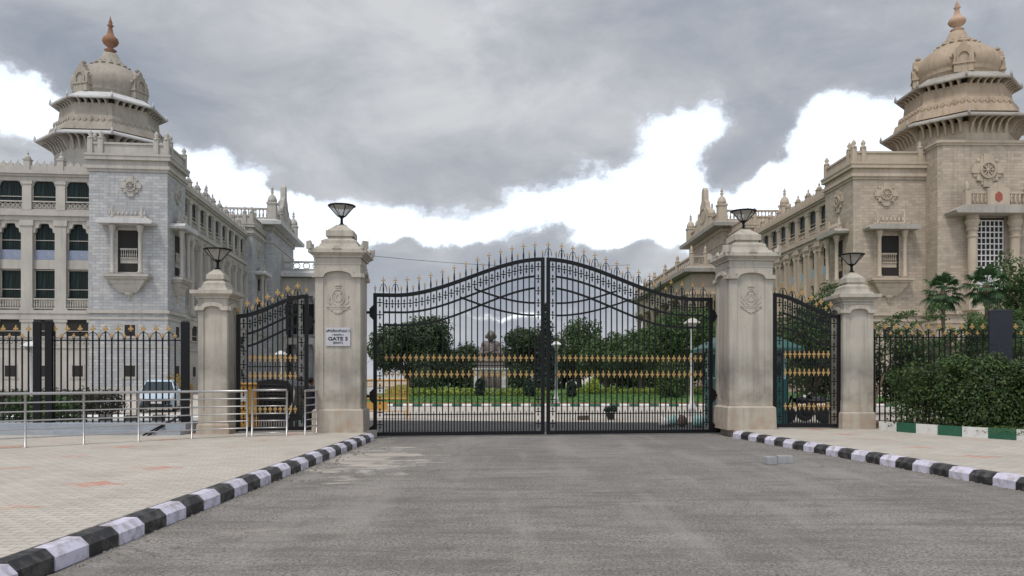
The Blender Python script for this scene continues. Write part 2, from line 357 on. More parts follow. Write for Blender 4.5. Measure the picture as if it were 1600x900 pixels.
M['leaf_lawn'] = leaf_mat('lawn_blades', (.05, .13, .02), (.09, .20, .035), (.14, .26, .06))
M['leaf_palm'] = leaf_mat('palm_fans', (.03, .075, .032), (.055, .12, .045), (.09, .16, .06), 2)
M['leaf_red'] = leaf_mat('dark_red_leaves', (.035, .022, .018), (.065, .035, .028), (.05, .06, .02))
M['leaf_orange'] = leaf_mat('orange_leaves', (.30, .18, .04), (.42, .26, .06), (.25, .25, .06))
M['leaf_conifer'] = leaf_mat('conifer_needles', (.012, .028, .018), (.022, .045, .028), (.04, .07, .04))
def lawn_mat():
    t = NT('mown_lawn'); n = t.noise(.35, 6, .6); n2 = t.noise(16, 3, .7)
    c = t.mix(t.ramp(n, [(.35, 0), (.65, 1)]), (.055, .15, .022), (.10, .22, .04)); c = t.mix(t.ramp(n2, [(.4, 0), (.7, .6)]), c, (.035, .085, .018))
    t.bump(n2, .8, .05); return t.done(c, .95)
M['lawn'] = lawn_mat()

# ------------------------------------------------------------------ mesh helpers
class MB:
    def __init__(s): s.v = []; s.f = []; s.mi = []; s.sm = []; s.T = Matrix.Identity(4)
    def add(s, vs, fs, mi=0, smooth=False):
        o = len(s.v); T = s.T
        s.v += [tuple(T @ Vector(p)) for p in vs]
        for q in fs: s.f.append([o+i for i in q]); s.mi.append(mi); s.sm.append(smooth)
        return s
    def box(s, x0, x1, y0, y1, z0, z1, mi=0):
        return s.add([(x0,y0,z0),(x1,y0,z0),(x1,y1,z0),(x0,y1,z0),(x0,y0,z1),(x1,y0,z1),(x1,y1,z1),(x0,y1,z1)],
            [(3,2,1,0),(4,5,6,7),(0,1,5,4),(1,2,6,5),(2,3,7,6),(3,0,4,7)], mi)
    def frus(s, cx, cy, a0, b0, z0, a1, b1, z1, mi=0):
        return s.add([(cx-a0,cy-b0,z0),(cx+a0,cy-b0,z0),(cx+a0,cy+b0,z0),(cx-a0,cy+b0,z0),(cx-a1,cy-b1,z1),(cx+a1,cy-b1,z1),(cx+a1,cy+b1,z1),(cx-a1,cy+b1,z1)],
            [(3,2,1,0),(4,5,6,7),(0,1,5,4),(1,2,6,5),(2,3,7,6),(3,0,4,7)], mi)
    def prism(s, poly, y0, y1, mi=0):               # outline in x, z; pushed through y
        n = len(poly)
        return s.add([(x,y0,z) for x,z in poly]+[(x,y1,z) for x,z in poly],
            [tuple(range(n)), tuple(range(2*n-1,n-1,-1))]+[((i+1)%n,i,i+n,(i+1)%n+n) for i in range(n)], mi)
    def slab(s, poly, z0, z1, mi=0):                # outline in x, y; pushed up z (counter-clockwise)
        n = len(poly)
        return s.add([(x,y,z0) for x,y in poly]+[(x,y,z1) for x,y in poly],
            [tuple(range(n-1,-1,-1)), tuple(range(n,2*n))]+[(i,(i+1)%n,(i+1)%n+n,i+n) for i in range(n)], mi)
    def lathe(s, prof, cx=0, cy=0, seg=12, mi=0, smooth=True, rot=0, sy=1):
        vs = []; fs = []; n = len(prof)
        for k in range(seg):
            a = rot+2*PI*k/seg
            for r, z in prof: vs.append((cx+r*math.cos(a), cy+r*math.sin(a)*sy, z))
        for k in range(seg):
            k2 = (k+1) % seg
            for i in range(n-1): fs.append((k*n+i, k2*n+i, k2*n+i+1, k*n+i+1))
        fs.append(tuple(k*n for k in range(seg-1,-1,-1))); fs.append(tuple(k*n+n-1 for k in range(seg)))
        return s.add(vs, fs, mi, smooth)
    def tube(s, pts, r, seg=6, mi=0, smooth=True):
        pts = [Vector(p) for p in pts]; vs = []; fs = []; n = len(pts)
        rs = r if isinstance(r, (list, tuple)) else [r]*n
        for i, p in enumerate(pts):
            d = (pts[min(i+1,n-1)]-pts[max(i-1,0)]).normalized()
            a = d.cross(Vector((0,0,1)) if abs(d.z) < .9 else Vector((1,0,0))).normalized(); b = d.cross(a)
            for k in range(seg):
                t = 2*PI*k/seg; vs.append(tuple(p+a*math.cos(t)*rs[i]+b*math.sin(t)*rs[i]))
        for i in range(n-1):
            for k in range(seg):
                k2 = (k+1)%seg; fs.append((i*seg+k, i*seg+k2, (i+1)*seg+k2, (i+1)*seg+k))
        fs.append(tuple(range(seg))); fs.append(tuple((n-1)*seg+k for k in range(seg-1,-1,-1)))
        return s.add(vs, fs, mi, smooth)
    def ribbon(s, pts, t, d, mi=0, y=0):            # flat bar following (x, z) points, t thick in the plane, d deep
        vs = []; fs = []; n = len(pts)
        for i, (x, z) in enumerate(pts):
            x0, z0 = pts[max(i-1,0)]; x1, z1 = pts[min(i+1,n-1)]
            l = math.hypot(x1-x0, z1-z0) or 1; nx, nz = -(z1-z0)/l*t/2, (x1-x0)/l*t/2
            vs += [(x-nx,y-d/2,z-nz),(x+nx,y-d/2,z+nz),(x+nx,y+d/2,z+nz),(x-nx,y+d/2,z-nz)]
        for i in range(n-1):
            for k in range(4): fs.append((i*4+k, i*4+(k+1)%4, (i+1)*4+(k+1)%4, (i+1)*4+k))
        fs.append((0,1,2,3)); fs.append(tuple((n-1)*4+k for k in (3,2,1,0)))
        return s.add(vs, fs, mi)
    def ball(s, c, r, seg=10, mi=0):
        rx, ry, rz = r if isinstance(r, tuple) else (r, r, r)
        vs = []; fs = []; m = seg//2+1
        for j in range(m+1):
            ph = -PI/2+PI*j/m
            for k in range(seg):
                th = 2*PI*k/seg; vs.append((c[0]+rx*math.cos(ph)*math.cos(th), c[1]+ry*math.cos(ph)*math.sin(th), c[2]+rz*math.sin(ph)))
        for j in range(m):
            for k in range(seg):
                k2 = (k+1)%seg; fs.append((j*seg+k, j*seg+k2, (j+1)*seg+k2, (j+1)*seg+k))
        return s.add(vs, fs, mi, True)
    def capsule(s, a, b, ra, rb, seg=10, mi=0):
        a, b = Vector(a), Vector(b); pts = []; rs = []
        d = (b-a).normalized()
        for t in (-.95, -.7, -.35, 0): pts.append(a+d*ra*t); rs.append(ra*math.sqrt(1-t*t))
        for t in (0, .35, .7, .95): pts.append(b+d*rb*t); rs.append(rb*math.sqrt(1-t*t))
        return s.tube(pts, rs, seg, mi)
    def mesh(s, name, mats):
        me = bpy.data.meshes.new(name); me.from_pydata(s.v, [], s.f)
        for m in (mats if isinstance(mats, (list, tuple)) else [mats]): me.materials.append(m)
        me.polygons.foreach_set('material_index', s.mi); me.polygons.foreach_set('use_smooth', s.sm); me.update(); return me
    def build(s, name, mats, parent=None, loc=(0,0,0), rz=0):
        return place(name, s.mesh(name, mats), parent, loc, rz)

def place(name, me, parent=None, loc=(0,0,0), rz=0):
    o = bpy.data.objects.new(name, me); COL.objects.link(o)
    o.location = loc
    if rz: o.rotation_euler = (0, 0, rz)
    if parent is not None: o.parent = parent
    return o
def empty(name, loc=(0,0,0), rz=0, parent=None): return place(name, None, parent, loc, rz)
def tag(o, label=None, cat=None, group=None, kind=None):
    if label: o['label'] = label
    if cat: o['category'] = cat
    if group: o['group'] = group
    if kind: o['kind'] = kind
    return o
def struct(name, mb, mats, **k): return tag(mb.build(name, mats, **k), kind='structure')

def sheet(name, poly, z, mat, under=.004):
    b = MB(); b.add([(x,y,z) for x,y in poly], [tuple(range(len(poly)))]); return struct(name, b, mat)

# ------------------------------------------------------------------ ground, road, pavements
sheet('ground', [(-1500,-400),(1500,-400),(1500,3000),(-1500,3000)], -.02, M['concrete'])
sheet('road', [(-3.75,-6),(9.6,-6),(9.2,0),(5.8,21.4),(6.0,23.6),(-4.2,22.8),(-3.5,20.0),(-3.6,17),(-3.75,7)], 0.0, M['road'])
LK = [(-3.95,-4),(-3.76,6.7),(-3.66,12),(-3.56,17),(-3.50,20.3)]            # left kerb face, near to far
RK = [(9.25,-4),(8.72,0),(7.19,11.06),(6.4,16.9),(5.80,21.3)]
def lerp_path(P, step):
    out = []; segs = [(math.dist(P[i],P[i+1])) for i in range(len(P)-1)]; tot = sum(segs); n = int(tot/step)
    for k in range(n+1):
        d = k*step; i = 0
        while i < len(segs)-1 and d > segs[i]: d -= segs[i]; i += 1
        t = d/segs[i]; out.append((P[i][0]+(P[i+1][0]-P[i][0])*t, P[i][1]+(P[i+1][1]-P[i][1])*t))
    return out
def kerb(name, P, side, mats, h=.2, wd=.22, step=.42, base=0.0, ph=0):
    """painted kerb along P; side = +1 when the pavement lies to the left of the direction of travel"""
    b = MB(); pts = lerp_path(P, step); r = random.Random(3)
    for i in range(len(pts)-1):
        a, c = Vector((*pts[i],0)), Vector((*pts[i+1],0)); d = (c-a).normalized(); n = Vector((-d.y,d.x,0))*side
        j = r.uniform(-.014,.014); g = r.uniform(.002,.007)
        prof = [(0+j,0),(0+j,h*.62),(.075+j,h+.0),(wd,h+.004),(wd,0)]
        vs = []
        for q, e in ((a, g), (c, -g)):
            for (o, z) in prof: p = q+d*e+n*o; vs.append((p.x,p.y,base+z+(j*.5 if z else 0)))
        fs = [(k,(k+1)%5,(k+1)%5+5,k+5) for k in range(5)]+[(4,3,2,1,0),(5,6,7,8,9)]
        if side > 0: fs = [tuple(reversed(q)) for q in fs]
        b.add(vs, fs, (i+ph) % 2)
    return struct(name, b, mats)
kerb('kerb_left', LK, 1, [M['kerb_black'], M['kerb_white']], ph=0, step=.50, h=.185)
kerb('kerb_right', RK, -1, [M['kerb_white'], M['kerb_black']], ph=1, step=.465, h=.185)
b = MB(); off = .2
b.slab([(-40,-6)]+[(x-off,y) for x,y in [(-3.95,-6)]+LK]+[(-3.6,21.4),(-8.0,21.4),(-8.0,20.5),(-40,20.5)], -.01, .2)
struct('pavement_left', b, M['pavers'])
b = MB()
b.slab([(9.45+off,-6),(40,-6),(40,23.2),(6.0,23.2)]+[(x+off,y) for x,y in RK[::-1]], -.01, .19)
struct('pavement_right', b, M['pavers'])
# rough gutter strip of grit and broken cement along both kerbs
def grit(name, P, side, n):
    b = MB(); r = random.Random(11)
    for i in range(n):
        y = r.uniform(5, 20.5)
        for (a, c) in zip(P, P[1:]):
            if a[1] <= y <= c[1]: x = a[0]+(c[0]-a[0])*(y-a[1])/(c[1]-a[1])
        d = abs(r.gauss(0,.09)); s = r.uniform(.006,.022)
        b.T = Matrix.Translation((x+side*(.02+d), y, s*.4)) @ Matrix.Rotation(r.uniform(0,6),4,'Z'); b.frus(0,0,s,s*.8,-s*.5,s*.5,s*.4,s*.5)
    tag(b.build(name, M['grit']), kind='stuff')
grit('gravel_left', LK, 1, 420); grit('gravel_right', RK, -1, 420)
# inner yard
sheet('inner_road', [(-6,22.79),(6.4,23.59),(40,23.6),(40,28.2),(4,28.4),(-2,29.4),(-30,33),(-30,24)], -.012, M['inner_road'])
sheet('lawn', [(-9.3,44.5),(30,44.5),(30,180),(-26,180)], .06, M['lawn'])
b = MB(); b.box(-9.4,30,44.12,44.5,-.01,.17); struct('path_edge', b, M['brick_red'])
kerb('kerb_inner', [(-9.4,43.9),(30,43.9)], 1, [M['kerb_pale'], M['kerb_green']], step=.55, h=.13)
# ================================================================== gates
def fleur_poly(h, wd, flip=False):
    half = [(0,1),(.13,.82),(.08,.66),(.2,.68),(.37,.6),(.42,.48),(.34,.38),(.22,.42),(.1,.46),(.08,.32),(.2,.24),(.08,.15),(.08,0)]
    pts = [(-x*wd*1.18,z*h) for x,z in half[1:]][::-1]+[(0,h)]+[(x*wd*1.18,z*h) for x,z in half[1:]]
    pts = pts[::-1]
    if flip: pts = [(x,h-z) for x,z in pts][::-1]
    return pts
MS = {}
def shared(key, fn, mats):
    if key not in MS: MS[key] = fn().mesh(key, mats)
    return MS[key]
def cross_poly(h, w):
    half = [(.007,.93*h),(.016,.86*h),(.007,.80*h),(.007,.66*h),(w*.8,.665*h),(w,.60*h),(w*.8,.535*h),(.009,.54*h),(.009,.46*h),(.022,.38*h),(.009,.30*h),(.009,0)]
    return ([(-x,z) for x,z in half][::-1]+[(0,h)]+half)[::-1]
ME_CT = MB().prism(cross_poly(.24,.058), -.007, .007).mesh('gold_cross', M['gold'])
ME_CS = MB().prism(cross_poly(.17,.042), -.007, .007).mesh('gold_cross_small', M['gold'])
ME_WT = MB().prism(fleur_poly(.21,.13), -.012, .012).mesh('gold_fleur_broad', M['gold'])
ME_WS = MB().prism(fleur_poly(.15,.10), -.012, .012).mesh('gold_fleur_broad_small', M['gold'])
ME_FT = MB().prism(fleur_poly(.20,.115), -.008, .008).mesh('gold_fleur', M['gold'])
ME_FS = MB().prism(fleur_poly(.14,.085), -.008, .008).mesh('gold_fleur_small', M['gold'])
ME_FU = MB().prism(fleur_poly(.215,.108), -.008, .008).mesh('gold_band_fleur', M['gold'])
ME_FD = MB().prism(fleur_poly(.215,.108,True), -.008, .008).mesh('gold_band_fleur_down', M['gold'])
def hoop():
    b = MB()
    for s in (-1,1):
        b.tube([(s*.0,0,.12),(s*.03,0,.135),(s*.06,0,.10),(s*.085,0,.03),(s*.095,0,-.06)], .0095, 5)
    b.prism([(-.012,-.10),(.012,-.10),(.021,.0),(.010,.14),(-.010,.14),(-.021,.0)][::-1], -.012, .012); return b
ME_SPEAR = MB().prism([(-.010,-.16),(.010,-.16),(.024,-.02),(.010,.12),(-.010,.12),(-.024,-.02)][::-1], -.012, .012).mesh('spear_collar', M['iron'])
ME_HOOP = hoop().mesh('spear_collar', M['iron'])
def arrows():
    b = MB()
    b.prism([(0,.14),(.014,.10),(.032,.055),(.012,.06),(.010,.02),(.045,.012),(.045,-.012),(.010,-.02),(.012,-.06),(.032,-.055),(.014,-.10),(0,-.14),
             (-.014,-.10),(-.032,-.055),(-.012,-.06),(-.010,-.02),(-.045,-.012),(-.045,.012),(-.010,.02),(-.012,.06),(-.032,.055),(-.014,.10)][::-1], -.007, .007)
    b.box(-.075,.075,-.008,.008,-.010,.010); return b
ME_ARR = arrows().mesh('arrow_ornament', M['iron'])
def sstep(t): t = max(0,min(1,t)); return t*t*(3-2*t)

def gate_leaf(name, label, loc, rz, W, nb, top, r2, r3, zb, dog, rows, rail_z, group, hinge_z=(), arcs=False, tall=.43, short=.2, stile=.1):
    root = tag(empty(name, loc, rz), label, 'gate', group)
    xs = [W*i/40 for i in range(41)]
    b = MB()
    b.box(0,stile,-.035,.035,zb,top(0)-.03); b.box(W-stile,W,-.035,.035,zb,top(W)-.03)
    b.box(stile,W-stile,-.03,.03,zb,zb+.10)
    b.ribbon([(x,top(x)) for x in xs], .10, .075)
    b.build('frame', M['iron'], root)
    x0, x1 = .27, W-.27
    for xq in (x0, x1): MB().box(xq-.018,xq+.018,-.02,.02,zb+.1,top(xq)-.04).build('inner_stile', M['iron'], root)
    xi = [x0+(x1-x0)*i/36 for i in range(37)]
    for nm, fn in (('curved_rail', r2), ('curved_rail', r3)):
        MB().ribbon([(x,fn(x)) for x in xi], .056, .04).build(nm, M['iron'], root)
    if arcs:
        for (xa, za, xb, zb_) in arcs:
            P = []
            for i in range(17):
                t = i/16; P.append((xa+(xb-xa)*t, za+(zb_-za)*math.sin(t*PI/2)))
            MB().ribbon(P, .05, .044).build('curved_rail', M['iron'], root)
    MB().box(x0,x1,-.014,.014,rail_z-.012,rail_z+.012).build('cross_rail', M['iron'], root)
    MB().box(x0,x1,-.014,.014,dog-.014,dog+.014).build('cross_rail', M['iron'], root)
    p = (x1-x0)/(nb+1)
    bars = {}
    for i in range(1, nb+1):
        x = x0+p*i; h = top(x)-.03
        MB().box(x-.016,x+.016,-.014,.014,zb+.1,h).build('bar', M['iron'], root)
    for i in range(nb+1):
        x = x0+p*(i+.5); dg = MB()
        dg.box(x-.013,x+.013,-.011,.011,zb+.1,dog+.05); dg.frus(x,0,.009,.009,dog+.05,.001,.001,dog+.11)
        for (z, up) in rows:
            place('fleur', ME_FU if up == 1 else ME_FD, root, (x,0,z-.125))
        dg.build('dog_bar', M['iron'], root); MB().box(x-.008,x+.008,-.010,.010,rail_z-.12,rail_z+.12).build('pin', M['iron'], root)
        place('arrow_ornament', ME_ARR, root, (x,0,(top(x)+r2(x))/2-.0))
    for xx in (stile+(x0-.018-stile)/2, x1+.018+(W-stile-x1-.018)/2):
        z = zb+.3; tz = top(xx)-.2
        k = int((tz-z)/.32)
        for j in range(k+1):
            place('arrow_ornament', ME_ARR, root, (xx,0,z+(tz-z)*j/k))
    # spear finials along the top rail, tall and short by turns
    k = 0
    allx = [stile/2]+[x0+p*i for i in range(0,nb+2)]+[W-stile/2]
    for i, x in enumerate(allx):
        tl = (i % 2 == 1); h = tall if tl else short; z = top(x)+.03
        s = MB().box(x-.010,x+.010,-.010,.010,z,z+h-(.1 if tl else .07)).build('spear', M['iron'], root)
        place('fleur', (ME_CT if tl else ME_CS) if arcs else (ME_WT if tl else ME_WS), root, (x,0,z+h-(.20 if tl else .14)))
        if tl: place('spear_collar', ME_SPEAR if (arcs and nb == 25 and i > 3) else ME_HOOP, root, (x,0,z+h-.30), rnd.uniform(-.4,.4))
    for hz in hinge_z:
        b = MB(); b.prism([(0,hz-.2),(0,hz+.2),(-.1,hz+.1),(-.1,hz-.1)], -.045, .045); b.box(-.32,-.1,-.02,.02,hz-.035,hz+.035); b.build('hinge', M['iron'], root)
    if hinge_z:
        b = MB(); b.tube([(-.2,0.0,zb+.02),(-.2,0.0,max(hinge_z)+.35)], .022, 6)
        b.prism([(0,zb),(0,zb+.3),(-.24,zb+.1),(-.24,zb)], -.03, .03); b.build('pivot_rod', M['iron'], root)
    return root

GL, GR = Vector((-3.73,21.16,0)), Vector((5.70,22.40,0)); dv = (GR-GL); gyaw = math.atan2(dv.y,dv.x); GW = dv.length; WL = GW*.493-.02; WR = GW-GW*.493-.035
def mk(zl, zr, W, a=.22, c=.96): return lambda x: zl+(zr-zl)*sstep((x/W-a)/(c-a)) if x/W > a else zl
def topc(W): 
    g = mk(3.82, 4.87, W, .12, 1.0); return g
gate_leaf('gate_leaf', 'tall black iron leaf of the main gate beside the pillar with the GATE 3 sign', GL, gyaw, WL, 25, topc(WL), mk(3.36,4.41,WL,.16,1.0), mk(3.02,4.10,WL,.2,1.02),
          .03, .60, [(2.155,1),(1.71,0)], 1.93, 'leaves of the main gate', (3.35,1.1), arcs=[(WL*.50,3.79,WL-.27,3.32),(WL*.585,4.02,WL-.27,3.66)])
gate_leaf('gate_leaf', 'tall black iron leaf of the main gate in front of the white lamp post', GR, gyaw+PI, WR, 26, topc(WR), mk(3.36,4.41,WR,.16,1.0), mk(3.02,4.10,WR,.2,1.02),
          .03, .60, [(2.155,1),(1.71,0)], 1.93, 'leaves of the main gate', (3.35,1.1), arcs=[(WR*.50,3.79,WR-.27,3.32),(WR*.585,4.02,WR-.27,3.66)])
MBd = MB(); 
# side gates
def side_top(zl, zr, W): return lambda x: zl+(zr-zl)*sstep(x/W*.96)
A, B_ = Vector((-5.26,20.35,0)), Vector((-7.02,20.05,0)); d = B_-A; Wd = d.length
gate_leaf('side_gate', 'narrow black side gate behind the steel railing, between two pillars', A, math.atan2(d.y,d.x), Wd, 9, lambda x: 3.70-(.54)*sstep(x/Wd*1.0), lambda x: 3.28-.60*sstep(x/Wd), lambda x: 2.98-.62*sstep(x/Wd),
          .24, .62, [(2.12,1),(1.67,0),(.80,1)], 1.88, 'side gates', (3.05,), tall=.36, short=.2)
A, B_ = Vector((7.26,21.9,0)), Vector((9.08,21.75,0)); d = B_-A; Wd2 = d.length
gate_leaf('side_gate', 'narrow black side gate in front of the teal guard booth', A, math.atan2(d.y,d.x), Wd2, 9, lambda x: 3.90-(.62)*sstep(x/Wd2), lambda x: 3.42-.58*sstep(x/Wd2), lambda x: 3.02-.58*sstep(x/Wd2),
          .22, .62, [(2.26,1),(1.76,0),(.82,1)], 2.0, 'side gates', (), tall=.36, short=.2)

# ================================================================== pillars
def pillar(loc, rz, hw, lv, label, group, emblem=False):
    """lv: levels above the pavement: pedestal top, springing of the arched moulding, cornice bottom, cornice top, cap top"""
    ped, arch, cb, ct, cap = lv
    root = tag(empty('gate_pillar', loc, rz), label, 'pillar', group)
    b = MB(); e = hw*1.14
    b.frus(0,0,e*1.02,e*1.02,0,e,e,ped-.06); b.frus(0,0,e,e,ped-.06,hw+.005,hw+.005,ped); b.build('pedestal', M['render'], root)
    b = MB(); b.frus(0,0,hw,hw,ped,hw*.985,hw*.985,cb); b.build('shaft', M['render'], root)
    # raised frame round a sunk panel on each face, with an arched hood moulding
    pw = hw*.66; a1 = arch+.10; hh = hw*.42
    for k in range(4):
        b = MB(); b.T = Matrix.Rotation(k*PI/2,4,'Z')
        y0, y1 = -hw-.022, -hw+.03
        b.box(-hw-.0,-pw,y0,y1,ped+.0,a1); b.box(pw,hw+.0,y0,y1,ped+.0,a1); 
        # foot of the panel: curved shoulders
        b.prism([(-pw,ped),(pw,ped),(pw,ped+.30),(pw-.05,ped+.28),(pw-.10,ped+.18),(pw-.2,ped+.12),(-pw+.2,ped+.12),(-pw+.10,ped+.18),(-pw+.05,ped+.28),(-pw,ped+.30)][::-1], y0+.006, y1)
        P = [(-pw,a1)]; n = 12
        for i in range(n+1):
            t = PI*i/n; P.append((-pw*math.cos(t), a1+hh*.55*math.sin(t)))
        poly = [(-hw,a1),(-hw,cb-.002),(hw,cb-.002),(hw,a1)]+[(pw*math.cos(PI*i/n), a1+hh*.55*math.sin(PI*i/n)) for i in range(n+1)]
        b.prism(poly, y0, y1)
        b.build('panel_frame', M['render'], root)
        b = MB(); b.T = Matrix.Rotation(k*PI/2,4,'Z')
        hood = [(-hw-.045,a1+.03),(-pw*1.02,a1+.03)]+[(-pw*1.02*math.cos(PI*i/n), a1+.05+hh*.60*math.sin(PI*i/n)) for i in range(1,n)]+[(pw*1.02,a1+.03),(hw+.045,a1+.03)]
        b.ribbon(hood, .10, .13, y=-hw-.03); b.build('hood_moulding', M['render'], root)
    b = MB(); c0 = hw*1.0
    b.box(-hw-.03,hw+.03,-hw-.03,hw+.03,cb-.0,cb+.05); b.box(-hw-.015,hw+.015,-hw-.015,hw+.015,cb+.05,ct-.20); b.box(-hw-.06,hw+.06,-hw-.06,hw+.06,ct-.20,ct-.15); b.frus(0,0,hw+.07,hw+.07,ct-.15,hw+.15,hw+.15,ct-.09); b.box(-hw-.17,hw+.17,-hw-.17,hw+.17,ct-.09,ct)
    b.build('cornice', M['render'], root)
    b = MB(); q = (cap-ct)
    b.frus(0,0,hw*1.08,hw*1.08,ct,hw*.99,hw*.99,ct+q*.12); b.frus(0,0,hw*.90,hw*.90,ct+q*.12,hw*.84,hw*.84,ct+q*.24); b.box(-hw*.80,hw*.80,-hw*.80,hw*.80,ct+q*.24,ct+q*.36); b.frus(0,0,hw*.80,hw*.80,ct+q*.36,hw*.60,hw*.60,ct+q*.45)
    b.box(-hw*.54,hw*.54,-hw*.54,hw*.54,ct+q*.45,ct+q*.54); b.box(-hw*.63,hw*.63,-hw*.63,hw*.63,ct+q*.54,ct+q*.74); b.frus(0,0,hw*.60,hw*.60,ct+q*.74,hw*.26,hw*.26,ct+q*.96); b.box(-hw*.24,hw*.24,-hw*.24,hw*.24,ct+q*.96,cap)
    if emblem:
        e2 = hw+.16
        for sx in (-1,1):
            for sy in (-1,1):
                b.T = Matrix.Translation((sx*e2,sy*e2,ct)) @ Matrix.Rotation(math.atan2(sy,sx),4,'Z')
                b.prism([(-.12,0),(.0,0),(.0,.20),(-.03,.19),(-.06,.12),(-.12,.10)][::-1], -.09, .09)
        b.T = Matrix.Identity(4)
        for k in range(4):
            b.T = Matrix.Rotation(k*PI/2,4,'Z'); b.prism([(-.12,ct),(.12,ct),(.08,ct+.06),(0,ct+.10),(-.08,ct+.06)][::-1], -hw-.19, -hw-.13)
        b.T = Matrix.Identity(4)
    b.build('cap', M['render'], root)
    if emblem:
        z = arch-.42; y = -hw-.0; b = MB()
        n = 20
        b.ribbon([(.16*math.cos(2*PI*i/n), z+.20*math.sin(2*PI*i/n)) for i in range(n+1)], .028, .02, y=y-.003)
        for s in (-1,1):                                  # supporters and twin heads in low relief
            b.ribbon([(s*.02,z-.12),(s*.07,z-.02),(s*.03,z+.08),(s*.09,z+.12)], .035, .016, y=y-.003)
            b.ribbon([(s*.05,z-.10),(s*.11,z-.04),(s*.09,z+.05)], .025, .016, y=y-.002)
            b.ribbon([(s*.20,z-.17),(s*.255,z-.10),(s*.22,z-.02),(s*.26,z+.05)], .035, .02, y=y-.003)
            b.ribbon([(s*.18,z-.19),(s*.21,z-.10)], .03, .02, y=y-.003)
            b.ball((s*.055,y-.006,z+.30), (.028,.012,.035), 8)
        b.ball((0,y-.006,z+.31), (.04,.012,.05), 8); b.box(-.06,.06,y-.012,y+.01,z+.225,z+.255)
        b.box(-.29,.29,y-.03,y+.01,z-.25,z-.215)
        b.prism([(-.26,z-.25),(-.19,z-.33),(-.13,z-.345),(-.09,z-.40),(-.03,z-.405),(0,z-.44),(.03,z-.405),(.09,z-.40),(.13,z-.345),(.19,z-.33),(.26,z-.25)], y-.018, y+.01)
        b.ribbon([(-.16,z-.29),(.16,z-.29)], .02, .03, y=y-.012)
        b.build('emblem', M['render'], root)
    return root
def lamp(loc, s, label):
    root = tag(empty('pillar_lamp', loc), label, 'lamp', 'lamps on the gate pillars')
    b = MB(); b.lathe([(.085*s,0),(.075*s,.03*s),(.038*s,.06*s),(.034*s,.18*s),(.06*s,.21*s),(.115*s,.245*s)], seg=12); b.build('stem', M['iron'], root)
    b = MB(); n = 6; z0, z1, r0, r1 = .24*s, .50*s, .10*s, .325*s
    b.lathe([(r0,z0),(r1,z1)], seg=n, smooth=False); 
    b.f = b.f[:-1]; b.mi = b.mi[:-1]; b.sm = b.sm[:-1]
    b.build('glass_bowl', M['frost'], root)
    b = MB()
    for k in range(n):
        a = 2*PI*k/n; b.tube([(r0*math.cos(a),r0*math.sin(a),z0),((r1+.008)*math.cos(a),(r1+.008)*math.sin(a),z1)], .013*s, 4)
    b.build('bowl_ribs', M['iron'], root)
    b = MB(); b.lathe([(r1+.0,z1-.005),(r1+.04*s,z1+.01),(r1+.03*s,z1+.025),(.2*s,z1+.05),(.02,z1+.06)], seg=24); b.build('lid', M['iron'], root)
PH = .2
mainlv = (.62, 3.80, 4.26, 4.64, 5.38)
pillar((-4.46,20.62,PH), .05, .56, (.62,3.87,4.28,4.66,5.38), 'tall cement pillar of the main gate carrying the GATE 3 sign', 'tall gate pillars', True)
pillar((6.47,22.0,PH-.02), .05, .585, (.66,4.02,4.42,4.80,5.55), 'tall cement pillar of the main gate beside the teal guard booth', 'tall gate pillars', True)
pillar((-7.42,19.85,PH), .04, .345, (.28,2.98,3.30,3.56,4.12), 'shorter cement pillar standing behind the steel railing', 'short gate pillars')
pillar((9.47,21.95,PH-.02), .02, .40, (.50,3.10,3.42,3.70,4.34), 'shorter cement pillar at the end of the leafy fence', 'short gate pillars')
lamp((-4.46,20.62,PH+5.38), 1.0, 'black bowl lamp on the tall pillar above the GATE 3 sign')
lamp((6.47,22.0,PH+5.53), 1.0, 'black bowl lamp on the tall pillar beside the guard booth')
lamp((-7.42,19.85,PH+4.12), .98, 'black bowl lamp on the shorter pillar behind the steel railing')
lamp((9.47,21.95,PH+4.32), .98, 'black bowl lamp on the shorter pillar by the palms')
# sign
sg = tag(MB().box(-.31,.31,-.02,.0,-.235,.235).build('gate_sign', M['sign'], None, (-4.46+.03,20.62-.568,2.64), .05), 'pale plate reading GATE 3 (EAST) under the carved emblem', 'sign')
def text(body, size, x, z, parent, wide=1.0, bold=.0, spacing=1):
    c = bpy.data.curves.new('lettering', 'FONT'); c.body = body; c.size = size; c.align_x = 'CENTER'; c.align_y = 'CENTER'; c.extrude = .002; c.offset = bold
    c.space_character = spacing
    c.materials.append(M['ink']); o = bpy.data.objects.new('lettering', c); COL.objects.link(o); o.parent = parent
    dg = bpy.context.evaluated_depsgraph_get(); me = bpy.data.meshes.new_from_object(o.evaluated_get(dg)); bpy.data.objects.remove(o)
    o = place('lettering', me, parent, (x,-.0235,z)); o.rotation_euler = (R(90),0,0); o.scale = (wide,1,1)
text('ಪ್ರವೇಶದ್ವಾರ 3', .088, 0, .145, sg, .92, .0015)
text('( ಪೂರ್ವ )', .06, 0, .05, sg, 1.1, .001)
text('GATE 3', .125, 0, -.055, sg, 1.22, .004)
text('(EAST)', .065, 0, -.155, sg, 1.35, .002)

